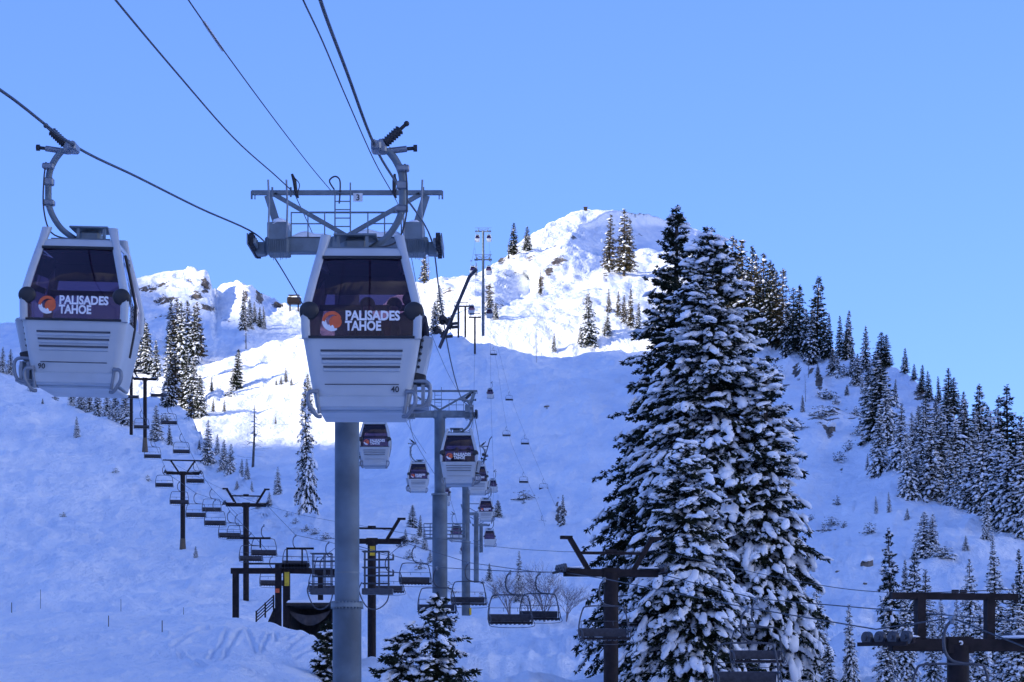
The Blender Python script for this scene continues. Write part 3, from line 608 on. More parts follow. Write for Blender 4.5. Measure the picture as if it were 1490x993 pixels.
row('on open snow right of giant firs', 'saplings on the open right face', [
    ('mixed', 1135, 548, 562, 2.2), ('mixed', 1168, 575, 600, .9), ('mixed', 1196, 590, 606, 2.2), ('mixed', 1216, 575, 588, 2.0), ('mixed', 1232, 560, 575, 1.6), ('mixed', 1245, 588, 604, 1.8), ('snowy', 1152, 640, 655, 2.0), ('mixed', 1236, 640, 655, 1.8), ('snowy', 1262, 660, 684, 1.1), ('mixed', 1210, 752, 764, 1.8), ('mixed', 1199, 762, 774, 2.4), ('mixed', 1229, 755, 768, 2.0), ('mixed', 1375, 795, 812, 2.2), ('snowy', 1320, 740, 756, 1.4), ('mixed', 1190, 530, 548, 1.4), ('snowy', 1255, 545, 570, 1.2), ('snowy', 1140, 585, 598, 2.4), ('snowy', 1162, 612, 626, 2.2), ('snowy', 1222, 655, 672, 1.8), ('snowy', 1218, 720, 734, 2.0), ('snowy', 1180, 745, 757, 2.4), ('snowy', 1265, 760, 776, 1.8), ('snowy', 1405, 780, 800, 1.6), ('snowy', 1227, 530, 548, 1.8), ('snowy', 1202, 565, 580, 2.2), ('mixed', 1126, 530, 548, 1.8), ('snowy', 1250, 615, 634, 1.8)])
row('among frosted shrubs at valley floor', 'shrubs on the valley floor', [
    ('snowy', 585, 780, 796, 1.8), ('mixed', 596, 798, 812, 2.2), ('mixed', 612, 812, 828, 2.0), ('snowy', 626, 800, 820, 1.6), ('mixed', 603, 776, 790, 2.4), ('snowy', 650, 845, 862, 1.8), ('mixed', 712, 820, 846, 1.3), ('snowy', 720, 850, 870, 1.6), ('mixed', 855, 940, 952, 2.2), ('mixed', 700, 860, 872, 2)])
row('on left slope near brown towers', 'saplings on the left slope', [
    ('mixed', 92, 745, 752, 2.0), ('mixed', 168, 680, 688, 2.2), ('snowy', 215, 688, 700, 1.8), ('mixed', 290, 640, 655, 1.6), ('snowy', 376, 722, 740, 1.4), ('snowy', 366, 700, 716, 1.4), ('mixed', 458, 765, 777, 2.2), ('snowy', 345, 700, 712, 1.6), ('mixed', 240, 600, 612, 1.8), ('snowy', 80, 570, 582, 1.8), ('mixed', 45, 560, 570, 2.2)])
place_tree('snowy', 447, 553, 738, 'tall narrow snow caked fir left of the centre cabin', None, .62, 300)
row('on the shaded headwall', 'small trees on the headwall', [
    ('mixed', 600, 735, 768, 1.4), ('mixed', 611, 750, 780, 1.3), ('snowy', 618, 770, 800, 1.1), ('mixed', 762, 712, 727, 2.2), ('mixed', 796, 590, 595, 2.5), ('mixed', 724, 728, 752, 1.8), ('snowy', 755, 802, 875, .9), ('snowy', 702, 838, 850, 1.8), ('mixed', 818, 720, 765, .7), ('snowy', 590, 770, 790, 1.5), ('mixed', 762, 725, 733, 2)])

# the huge firs and the foreground firs, each of its own kind
def big(kind, seed, xt, yt, yb, D, label, group, H=None, **kw):
    g = P(xt, yb, D); H = (yb - yt) / ppm(D); t = conifer(kind, seed, H, **kw); t.location = g; tag(t, label, 'tree', group); return t
bigkw = dict(wh=76, nb=16, nc=23, csz=.33, snow_p=.42, ssz=.20, nt=15, ssub=3, base=.02, droop=.75, ragged=.4, spread=.36)
def pa(t, a): return max(.02, np.interp(t, [0, .12, .3, .42, .55, .68, .8, .9, 1], [1.02, 1.0, .97, .93, .72, .5, .36, .2, .0]))
def pb(t, a): return max(.02, np.interp(t, [0, .15, .3, .45, .6, .75, .88, .95, 1], [1.1, 1.0, .92, .82, .68, .52, .36, .17, .0]))
big('fir_tree', 901, 978, 303, 1075, 74, 'huge dark fir with the highest narrow top, left half of the giant pair', 'giant firs', R=4.5, rowf=pa, **dict(bigkw, snow_p=.3))
kw2 = dict(bigkw); kw2.update(snow_p=.8, ssz=.25)
big('fir_tree', 902, 1044, 336, 1080, 68, 'huge snow loaded fir with a broad crown, right half of the giant pair', 'giant firs', R=4.75, rowf=pb, **kw2)
kw3 = dict(bigkw); kw3.update(wh=46, nb=13, nc=15, snow_p=.75, ssz=.25)
big('fir_tree', 903, 1112, 520, 1085, 67, 'snowy fir leaning on the lower right side of the giant pair', 'giant firs', R=2.9, rowf=pb, **kw3)
big('fir_tree', 904, 1002, 640, 1085, 62, 'snow loaded fir in front of the giant pair, low between their trunks', 'giant firs', R=3.0, rowf=pb, **kw3)
kw4 = dict(wh=26, nb=11, nc=11, csz=.24, snow_p=.55, ssz=.15, nt=15, ssub=3, base=.03, droop=.25, ragged=.5, spread=.3, taper=.6)
big('fir_tree', 911, 638, 866, 1120, 44, 'small snowy fir at the bottom edge right of the thick pole', 'firs at the bottom edge', R=1.75, **kw4)
big('fir_tree', 912, 582, 922, 1130, 44, 'small snow heaped fir touching the thick pole at the bottom edge', 'firs at the bottom edge', R=1.7, **kw4)
big('fir_tree', 913, 474, 905, 1110, 48, 'thin dark fir at the bottom edge left of the thick pole', 'firs at the bottom edge', R=1.0, **dict(kw4, snow_p=.3, wh=22))
for (seed, x, yt, yb, D, lab, k) in ((1, 742, 812, 900, 190, 'frosted leafless tree left of the two overlapping chairs', 1.0), (2, 792, 800, 905, 190, 'frosted leafless tree right of the two overlapping chairs', .8), (3, 768, 835, 900, 185, 'low frosted thicket behind the overlapping chairs', 1.3), (4, 824, 830, 905, 185, 'frosted leafless shrub beside the huge fir', 1.0)):
    g = ground_hit(x, yb); d = g.y / K; t = bare_tree(700 + seed, (yb - yt) / ppm(d), k); t.location = g; tag(t, lab, 'bare tree', 'leafless trees on the valley floor')
# rock boulders poking out of the snow
def boulder(px, py, wpx, hpx, label, seed):
    g = ground_hit(px, py); d = g.y / K; V, Fa = ICO[3]; V = V.copy(); r = np.random.RandomState(seed)
    k = r.randn(6, 3) * 2.2; n = sum(np.sin(V @ k[i] * (1 + i * .5) + i) / (1 + i) for i in range(6)); V = np.round(V * (1 + .16 * n)[:, None] * 3.2) / 3.2 * .6 + V * (1 + .16 * n)[:, None] * .4
    V = V * np.array([wpx / 2 / ppm(d), wpx / 2 / ppm(d), hpx / 2 / ppm(d)])
    me = fastmesh('boulder', V, Fa, False); me.materials.append(MATS['rock']); root = empty('boulder', g); tag(root, label, 'rock', 'boulders on the slopes')
    o = bpy.data.objects.new('stone', me); COL.objects.link(o); setparent(o, root)
    V2, F2 = ST[2][seed % 6]; V2 = V2 * np.array([wpx * .5 / ppm(d), wpx * .5 / ppm(d), hpx * .32 / ppm(d)]) + np.array([0, 0, hpx * .36 / ppm(d)])
    meshobj('snow_cap', V2, F2, 'snow', root, True)
boulder(1262, 824, 17, 26, 'dark squarish boulder with a snow cap right of the huge fir', 3)
boulder(1210, 628, 12, 24, 'tall dark rock at the foot of the right ridge cliff', 4)
boulder(817, 744, 9, 26, 'upright dark rock on the headwall left of the huge fir', 5)
boulder(1259, 850, 6, 6, 'tiny dark stone under the squarish boulder', 6)
boulder(796, 592, 8, 4, 'small dark rock alone on the smooth headwall', 7)
boulder(1219, 832, 7, 4, 'small flat stone left of the squarish boulder', 8)
# ------------------------------------------------------------------ gondola cabins (origin = grip point on the rope)
LV = [(-1.56, .60, .60), (-1.72, .655, .66), (-1.82, .68, .70), (-2.3, .80, .84), (-2.72, .895, .93), (-3.1, .885, .92), (-3.5, .82, .86), (-4.0, .73, .77), (-4.12, .71, .75)]
def wd(z):
    zs = [-l[0] for l in LV]; return np.interp(-z, zs, [l[1] for l in LV]), np.interp(-z, zs, [l[2] for l in LV])
def ring(z, inset=0.0, rc=.13, back=.95):
    w_, d_ = wd(z); w_ -= inset; d_ -= inset; pts = []
    for (sx, sy) in ((1, -1), (1, 1), (-1, 1), (-1, -1)):
        ww = w_ * (back if sy > 0 else 1)
        a0 = {(1, -1): -90, (1, 1): 0, (-1, 1): 90, (-1, -1): 180}[(sx, sy)]
        for k in range(5):
            a = math.radians(a0 + k * 22.5); pts.append(Vector((sx * (ww - rc) + rc * math.cos(a), sy * (d_ - rc) + rc * math.sin(a), z)))
    return pts
def loft(m, rings, cap0=False, cap1=False, smooth=True):
    n = len(rings[0]); vs = [p for r_ in rings for p in r_]
    m.add(vs, [(i * n + k, i * n + (k + 1) % n, (i + 1) * n + (k + 1) % n, (i + 1) * n + k) for i in range(len(rings) - 1) for k in range(n)], smooth)
    if cap0: m.add(rings[0], [tuple(range(n))])
    if cap1: m.add(rings[-1], [tuple(range(n - 1, -1, -1))])
def fpt(x, z, out=0.0):
    w_, d_ = wd(z); return Vector((x, -d_ - out, z))
FTILT = lambda z: math.atan2(wd(z - .05)[1] - wd(z + .05)[1], .1)
def make_cabin(side, number, detail=True, face=True):
    t = empty('gondola_cabin'); s = side
    # body: lower tub with the roof cap carried by four corner posts
    m = MB(); zs = [-3.10, -3.2, -3.5, -3.8, -4.0, -4.12]
    loft(m, [ring(z) for z in zs], False, True)
    loft(m, [ring(z, .05) for z in zs[:-1]], False, True); m.add(ring(-3.10) + ring(-3.10, .05), [(k, (k + 1) % 20, 20 + (k + 1) % 20, 20 + k) for k in range(20)])
    m.build('lower_body', 'cabin_white', t)
    for sx in (-1, 1):
        for sy in (-1, 1):
            m = MB(); pts = []
            for z in (-1.5, -1.72, -1.9, -2.2, -2.5, -2.72, -2.95, -3.12):
                w_, d_ = wd(z); ww = w_ * (.95 if sy > 0 else 1); pts.append((sx * (ww - .045), sy * (d_ - .045), z))
            vs = []; q = .105
            for (x, y, z) in pts:
                for (ax, ay) in ((-1, -.5), (-.5, -1), (.5, -1), (1, -.5), (1, .5), (.5, 1), (-.5, 1), (-1, .5)): vs.append((x + ax * q * (.75 if abs(z) < 1.6 else .62), y + ay * q * .62, z))
            n = 8; m.add(vs, [(i * n + k, i * n + (k + 1) % n, (i + 1) * n + (k + 1) % n, (i + 1) * n + k) for i in range(len(pts) - 1) for k in range(n)], True); m.add(vs[:8], [tuple(range(7, -1, -1))]); m.build('corner_post', 'cabin_white', t)
    m = MB(); loft(m, [ring(-1.84, .0), ring(-1.74, .0), ring(-1.70, .06)], True, False); m.add(ring(-1.70, .06), [tuple(range(19, -1, -1))]); m.build('roof', 'cabin_white', t)
    # windows
    def pane(name, a, b, zs, face_):
        mm = MB(); vs = []
        for z in zs:
            w_, d_ = wd(z)
            for u in np.linspace(-1, 1, 7):
                bul = .03 * (1 - u * u)
                if face_ == 'f': vs.append((u * (w_ - .085), -d_ - bul + .035, z))
                elif face_ == 'b': vs.append((u * (w_ * .95 - .085), d_ + bul - .035, z))
                else: vs.append((face_ * (w_ * (1 - .025 * (u + 1)) + bul - .03), u * (d_ - .1), z))
        n = 7; mm.add(vs, [(i * n + k, i * n + k + 1, (i + 1) * n + k + 1, (i + 1) * n + k) for i in range(len(zs) - 1) for k in range(n - 1)], True)
        return mm.build(name, 'glass', t)
    zz = [-1.85, -2.0, -2.2, -2.45, -2.72, -2.9, -3.1]
    wf_ = pane('window', 0, 0, zz, 'f'); pane('window', 0, 0, zz, 'b')
    for sd in (-1, 1):
        zside = zz + [-3.3, -3.6]; dr = pane('door', 0, 0, zside if sd == s else zside, sd)
        if detail:
            m = MB(); 
            for yy in (-.03, .03):
                m.tube([(sd * (wd(z)[0] * .975 + .012), yy, z) for z in zside], .014, 5)
            m.build('door_frame', 'black_plastic', dr)
    if detail:
        m = MB()   # dark sill band at foot of the front window and head strip
        m.tube([fpt(x, -1.86, .0) for x in np.linspace(-.6, .6, 7)], .028, 6); m.build('window_seal', 'black_plastic', wf_); m = MB(); m.tube([fpt(x, -3.1, .012) for x in np.linspace(-.8, .8, 7)], .022, 6)
        m.build('window_seal', 'black_plastic', wf_)
        # louvres
        for i, z in enumerate((-3.30, -3.42, -3.54, -3.80)):
            hw = .62 - .02 * i; m = MB()
            R = Matrix.Rotation(-.25, 3, 'X'); m.box(fpt(0, z, .0), (2 * hw, .03, .024 if i < 3 else .008), R); m.build('louvre', 'groove', t)
            if i < 3: m = MB(); m.box(fpt(0, z - .045, .0), (2 * hw, .035, .05), R, .008); m.build('louvre_lip', 'cabin_panel', t)
    # footboard under the body
    m = MB(); m.box((0, -.66, -4.06), (1.36, .30, .2), None, .03); m.box((0, .1, -4.17), (1.3, 1.35, .06), None, .02); m.build('underbody', 'cabin_panel', t)
    # corner bumpers: black rounded lamps-like pads at the widest line
    for sx in (-1, 1):
        m = MB(); m.ball((sx * .79, -.91, -2.70), (.15, .06, .14), 14, 9); m.ball((sx * .86, -.80, -2.72), (.085, .12, .11), 12, 8); m.build('corner_bumper', 'black_plastic', t)
    # lower bumper loops
    for sx in (-1, 1):
        m = MB(); x0, x1 = sx * .66, sx * .81
        m.tube(smoothpts([(x0 - sx * .0, -.80, -3.92), (x1 - sx * .05, -.84, -3.91), (x1, -.85, -3.97), (x1 - sx * .01, -.85, -4.1), (x1 - sx * .12, -.83, -4.27), (x0 - sx * .04, -.78, -4.28)], 4), .032, 7)
        m.tube([(x1 - sx * .12, -.80, -3.87), (x0 - sx * .02, -.80, -4.24)], .03, 6); m.build('bumper_loop', 'alu', t)
    # ski rack and basket on the door side
    m = MB(); R = Matrix.Rotation(s * .22, 3, 'Y')
    m.box((s * .93, -.25, -3.33), (.16, .62, .62), R, .03); m.build('ski_rack', 'cabin_panel', t)
    rk = kids(t)[-1]
    if detail:
        for k in range(5): m = MB(); m.cyl((s * (.91 - .015 * k), -.575, -3.10 - .1 * k), (s * (.91 - .015 * k), -.555, -3.10 - .1 * k), .024, 8); m.build('rack_hole', 'black_plastic', rk)
        m = MB(); m.box((s * .86, -.35, -3.66), (.2, .5, .12), R, .02); m.build('rack_foot', 'black_plastic', rk)
    m = MB()
    for yy in (-.66, -.2):
        m.tube(smoothpts([(s * .70, yy, -3.74), (s * .98, yy, -3.74), (s * 1.03, yy, -3.9), (s * .95, yy, -4.1), (s * .70, yy, -4.14)], 5), .03, 7)
    m.box((s * .86, -.43, -4.1), (.3, .46, .04)); m.box((s * .80, -.43, -3.93), (.05, .44, .3)); m.box((s * .92, -.43, -3.93), (.05, .44, .3)); m.build('ski_basket', 'alu', t)
    # seats inside
    m = MB(); m.box((0, .45, -3.22), (1.45, .08, .4), None, .03); m.box((0, .3, -3.3), (1.4, .42, .1), None, .03); m.build('rear_bench', 'seat_fabric', t)
    m = MB(); m.box((0, -.62, -3.24), (1.45, .07, .2), None, .03); m.box((0, -.42, -3.3), (1.4, .4, .1), None, .03); m.build('front_bench', 'seat_fabric', t)
    m = MB(); m.box((0, .60, -2.42), (1.45, .05, .09)); m.box((0, .64, -2.03), (1.3, .06, .34)); m.box((0, 0, -1.9), (1.1, 1.1, .06)); m.build('ceiling_liner', 'seat_fabric', t)
    # hanger
    m = MB(); path = smoothpts([(s * .20, 0, -.06), (s * .34, 0, -.25), (s * .43, 0, -.5), (s * .43, 0, -.95), (s * .40, 0, -1.2), (s * .30, 0, -1.42), (s * .1, 0, -1.60), (0, 0, -1.68)], 5)
    m.tube(path, .058, 8); m.build('hanger', 'galvanised', t); hg = kids(t)[-1]
    if detail:
        for cc, ss_ in (((s * .44, -.03, -.36), (.2, .14, .1)), ((s * .43, 0, -.62), (.17, .15, .13)), ((s * .42, 0, -.98), (.2, .15, .1))): m = MB(); m.box(cc, ss_, None, .02); m.build('hanger_clamp', 'alu', hg)
        m = MB(); m.tube(smoothpts([(s * .47, -.08, -.3), (s * .50, -.08, -.6), (s * .49, -.08, -1.1), (s * .35, -.1, -1.5), (0, -.2, -1.62), (-s * .2, -.2, -1.55), (-s * .35, -.2, -1.66)], 5), .014, 5); m.build('hanger_hose', 'cable_black', hg)
    m = MB(); m.box((s * .03, 0, -.03), (.16, .4, .15), None, .03); m.box((s * .12, 0, -.02), (.14, .2, .22), None, .03); m.cyl((0, -.22, 0), (0, .22, 0), .05, 8); m.cyl((s * .1, 0, -.1), (s * .5, 0, -.05), .05, 8); m.build('grip', 'alu', t); gp = kids(t)[-1]
    m = MB(); a = Vector((s * .16, -.05, .02)); b = Vector((s * .40, -.05, .24)); d_ = (b - a)
    pts = []; rad = []
    for k in range(15): pts.append(a + d_ * (k / 14)); rad.append(.085 if k % 2 else .06)
    m.tube(pts, rad, 9); m.cyl(b, b + d_ * .35, .03, 6); m.ball(b + d_ * .4, .045, 8, 6); m.build('grip_spring', 'black_plastic', gp)
    m = MB(); m.cyl((s * .5, 0, -.05), (s * .62, 0, -.04), .03, 8); m.cyl((s * .60, 0, -.04), (s * .66, 0, -.04), .055, 8); m.build('guide_roller', 'black_plastic', gp)
    # roof frame
    m = MB(); m.box((-s * .12 - .0, -.15, -1.46), (.66, .62, .035), None, .01); m.box((-s * .38, -.4, -1.58), (.05, .06, .22)); m.box((s * .06, -.4, -1.58), (.05, .06, .22)); m.box((-s * .12, -.2, -1.60), (.34, .3, .2), None, .04)
    m.tube([(-.5, -.48, -1.68), (.5, -.48, -1.68)], .022, 6); m.tube([(-.5, .3, -1.66), (.5, .3, -1.66)], .022, 6); m.build('roof_frame', 'galvanised', t)
    if face:
        tl = lambda z: FTILT(z)
        def lay(o_, x, z, out=.02): return
        # emblem: orange ring and sun disc above a white bowl, lettering to the right
        def disc(pts2, material, nm, par, zc, xc, out):
            mm = MB(); vs = []
            for (x, z) in pts2: vs.append(Vector((xc + x, -wd(zc + z)[1] - .03 * (1 - ((xc + x) / .8)**2) + .035 - out, zc + z)))
            nn = len(vs); back_ = [v + Vector((0, .004, 0)) for v in vs]
            mm.add(vs + back_, [tuple(range(nn))] + [tuple(range(2 * nn - 1, nn - 1, -1))]); return mm.build(nm, material, par)
        zc, xc, r0 = -2.86, -.445, .15
        def arc(r1, r2, a1, a2, n=18, c=(0, 0)):
            A_ = np.radians(np.linspace(a1, a2, n)); return [(r1 * math.cos(a), r1 * math.sin(a)) for a in A_] + [(c[0] + r2 * math.cos(a), c[1] + r2 * math.sin(a)) for a in A_[::-1]]
        disc(arc(r0, r0 * .80, 175, 20, 18, (.012, -.02)), 'logo_orange', 'emblem', wf_, zc, xc, .012)
        disc([(r0 * .35 + .095 * math.cos(a), -.012 + .095 * math.sin(a)) for a in np.linspace(0, 6.283, 25)[:-1]], 'logo_orange', 'emblem', wf_, zc, xc, .014)
        disc(arc(r0, r0 * .74, 182, 300, 18, (.02, .02)), 'logo_white', 'emblem', wf_, zc, xc, .012)
        disc([(-.10, -.09), (-.045, -.05), (-.02, -.075), (.01, -.055), (.035, -.09), (.02, -.13), (-.05, -.125)], 'logo_white', 'emblem', wf_, zc, xc, .016)
        for (tx, zt, fw) in (('PALISADES', -2.84, .82), ('TAHOE', -2.995, .545)):
            yy = -wd(zt + .07)[1] - .012
            o_ = text_mesh(tx, .195, 'logo_white', 'lettering', wf_, (-.245, yy, zt), (math.radians(90) - tl(zt + .07) * 0, 0, 0), .003, .0075, 1, 'LEFT', fw)
            for v in o_.data.vertices:   # follow the glass
                X_ = -.245 + v.co.x; Z_ = zt + v.co.y; target = -wd(Z_)[1] - .03 * (1 - (X_ / .8)**2) + .035 - .012
                v.co.z = (yy - target) + v.co.z * .3
        if number:
            nx = .44 if s > 0 else -.60
            yy = -wd(-3.885)[1] - .03; o_ = text_mesh(number, .125, 'ink', 'number', t, (nx, yy, -3.915), (math.radians(90) - .02, 0, 0), .002, .002)
    for c_ in kids(t):      # the body hangs a little to the inner side of the grip
        if c_.name.split('.')[0] not in ('grip', 'hanger'): c_.location.x -= s * (.16 if s > 0 else .24)
    for v_ in hg.data.vertices: 
        f_ = min(1, max(0, (-v_.co.z - 1.0) / .6)); v_.co.x -= s * .16 * f_
    return t
def put(o, px, py, D, rz=0.0, scale=1.0):
    o.location = P(px, py, D); o.rotation_euler = (0, 0, rz); o.scale = (scale,) * 3; return o
# grips on the two ropes: x, y, D
cabR = make_cabin(1, '40'); put(cabR, 545, 212, 22, math.radians(1.0)); tag(cabR, 'large white gondola cabin number 40 in the centre, before the thick pole', 'gondola cabin', 'gondola cabins on the two ropes')
cabL = make_cabin(-1, '90'); put(cabL, 109, 213, 24.3, math.radians(-1.0)); cabL.rotation_euler[1] = math.radians(1.5); tag(cabL, 'large white gondola cabin number 90 at the left edge of the photo', 'gondola cabin', 'gondola cabins on the two ropes')
midR = make_cabin(1, None, True); midL = make_cabin(-1, None, True); farR = make_cabin(1, None, False, False); farL = make_cabin(-1, None, False, False)
GR = [  # side, proto, x, grip y, D, label
    (midR, 673, 581, 69, 'white cabin beside the second pole, skis standing in its rack'),
    (None, 698, 649, 122, 'white cabin half hidden behind the one beside the second pole'),
    (None, 709, 707, 167, 'white cabin below and right of the third grey pole top'),
    (farR, 714, 755, 212, 'lowest small cabin on the right rope, above the two thin poles'),
    (None, 718, 686, 280, 'tiny cabin peeking out right behind the half hidden one'),
    (None, 714, 557, 370, 'tiny red windowed cabin alone on the shaded headwall'),
    (None, 713, 441, 450, 'tiny cabin right of the tall far tower, just above its foot'),
    (None, 712, 380, 500, 'tiny cabin right of the tall far tower, just under its cross arm'),
    (None, 712, 336, 620, 'tiny cabin hanging right under the topmost tower'),
    (midL, 540, 572, 80, 'white cabin half hidden behind the thick pole under cabin 40'),
    (None, 605, 645, 121, 'white cabin on the left rope between the first two poles'),
    (None, 642, 684, 167, 'white cabin hidden behind the second grey pole'),
    (farL, 662, 748, 212, 'small cabin between the second and third grey poles'),
    (None, 675, 778, 260, 'tiny cabin behind the third grey pole'),
    (None, 685, 436, 450, 'tiny cabin left of the tall far tower, just above its foot'),
    (None, 687, 380, 500, 'tiny cabin left of the tall far tower, just under its cross arm'),
    (None, 694, 336, 620, 'tiny cabin hanging left under the topmost tower')]
usedp = set(); 
for i, (pr, x, y, D, lab) in enumerate(GR):
    right = i < 9; far = D > 200; base = (farR if far else midR) if right else (farL if far else midL)
    if base.name in usedp: o = copy_tree(base)
    else: o = base; usedp.add(base.name)
    put(o, x, y, D, 0.0, 1.0 if D < 400 else 1.15); tag(o, lab, 'gondola cabin', 'gondola cabins on the two ropes')

# ------------------------------------------------------------------ passengers and skis
def person(loc, jacket, label, turn=0.0, facing=-1):
    V = [(0, 0, .0), (0, 0, .25), (0, 0, .48), (0, .0, .58), (0, -.01, .66), (0, -.01, .78), (-.2, 0, .47), (-.25, -.08, .22), (-.18, -.3, .12), (.2, 0, .47), (.25, -.08, .22), (.18, -.3, .12),
         (-.11, -.02, -.02), (-.14, -.4, -.0), (-.14, -.42, -.32), (.11, -.02, -.02), (.14, -.4, 0), (.14, -.42, -.32)]
    E = [(0, 1), (1, 2), (2, 3), (3, 4), (4, 5), (2, 6), (6, 7), (7, 8), (2, 9), (9, 10), (10, 11), (0, 12), (12, 13), (13, 14), (0, 15), (15, 16), (16, 17)]
    Rr = [.17, .18, .17, .065, .10, .085, .085, .065, .05, .085, .065, .05, .11, .085, .06, .11, .085, .06]
    me = bpy.data.meshes.new('body'); me.from_pydata(V, E, []); ob = bpy.data.objects.new('body', me); COL.objects.link(ob)
    md = ob.modifiers.new('skin', 'SKIN'); sub = ob.modifiers.new('sub', 'SUBSURF'); sub.levels = 1; sub.render_levels = 1
    for i, sv in enumerate(me.skin_vertices[0].data): sv.radius = (Rr[i], Rr[i]); sv.use_root = (i == 0)
    dg = bpy.context.evaluated_depsgraph_get(); dg.update(); me2 = bpy.data.meshes.new_from_object(ob.evaluated_get(dg)); bpy.data.objects.remove(ob)
    me2.materials.clear(); me2.materials.append(MATS[jacket]); root = empty('person', loc, turn if facing < 0 else math.pi + turn)
    b = bpy.data.objects.new('body', me2); COL.objects.link(b); setparent(b, root)
    m = MB(); m.ball((0, -.085, .70), (.075, .05, .09), 10, 8); m.box((0, -.137, .70), (.022, .03, .035), None, .005); m.build('face', 'skin', root)
    m = MB(); m.ball((0, .0, .77), (.125, .14, .12), 12, 8); m.build('helmet', 'helmet', root)
    tag(root, label, 'person', 'passengers seated in the cabins'); return root
def inplace(cab, lx_, ly_, lz_): 
    m = Matrix.Translation(cab.location) @ Euler(cab.rotation_euler).to_matrix().to_4x4(); return m @ Vector((lx_, ly_, lz_))
person(inplace(cabR, -.12, .22, -3.2), 'jacket_dark', 'seated person in dark jacket, left of the passengers in cabin 40', .1)
person(inplace(cabR, .30, .22, -3.2), 'jacket_red', 'seated person with dark helmet, middle of the passengers in cabin 40', -.1)
person(inplace(cabR, .56, -.3, -3.2), 'jacket_dark', 'seated person behind the glass, rightmost passenger in cabin 40', .1, 1)
person(inplace(midR, -.28, .22, -3.2), 'jacket_dark', 'seated dark passenger at left in the cabin beside the second pole', .1)
person(inplace(midR, .28, .22, -3.2), 'jacket_dark', 'seated dark passenger at right in the cabin beside the second pole', -.1)
def skis(cab, a, b, label):
    root = empty('skis', inplace(cab, *a)); 
    A_ = Vector((0, 0, 0)); B_ = Vector(b) - Vector(a)
    for k, (off, mt) in enumerate((((0, 0, 0), 'ski_top'), ((.02, .05, -.01), 'ski_top'))):
        m = MB(); o_ = Vector(off); pts = [A_ + o_ + B_ * .04, A_ + o_ + B_ * .1, A_ + o_ + B_ * .5, A_ + o_ + B_ * .92, A_ + o_ + B_ * 1.0 + Vector((.07, 0, .02))]
        for i in range(len(pts) - 1): m.bar(pts[i], pts[i + 1] + (pts[i + 1] - pts[i]) * .01, .02, .085 if i < 3 else .06, (0, 1, 0))
        sk = m.build('ski', mt, root)
        for f in ((.36, .2) if k == 0 else (.33,)):
            m = MB(); c = A_ + o_ + B_ * f; dd = B_.normalized(); nrm = Vector((-dd.z, 0, dd.x))
            m.bar(c - dd * .06, c + dd * .06, .08, .07, (0, 1, 0)); m.bar(c + nrm * .04, c + nrm * .15 + dd * .04, .05); m.bar(c - nrm * .04 - dd * .02, c - nrm * .13 + dd * .03, .04); m.ball(c + nrm * .13, .05, 7, 5); m.build('binding', 'black_plastic', sk)
    tag(root, label, 'skis', 'skis carried in cabin racks')
skis(cabR, (.98, -.55, -3.25), (1.50, -.75, -2.05), 'pair of skis with bindings standing tilted in the rack of cabin 40')
skis(midR, (.98, -.55, -3.25), (1.35, -.65, -1.9), 'pair of skis in the rack of the cabin beside the second pole')

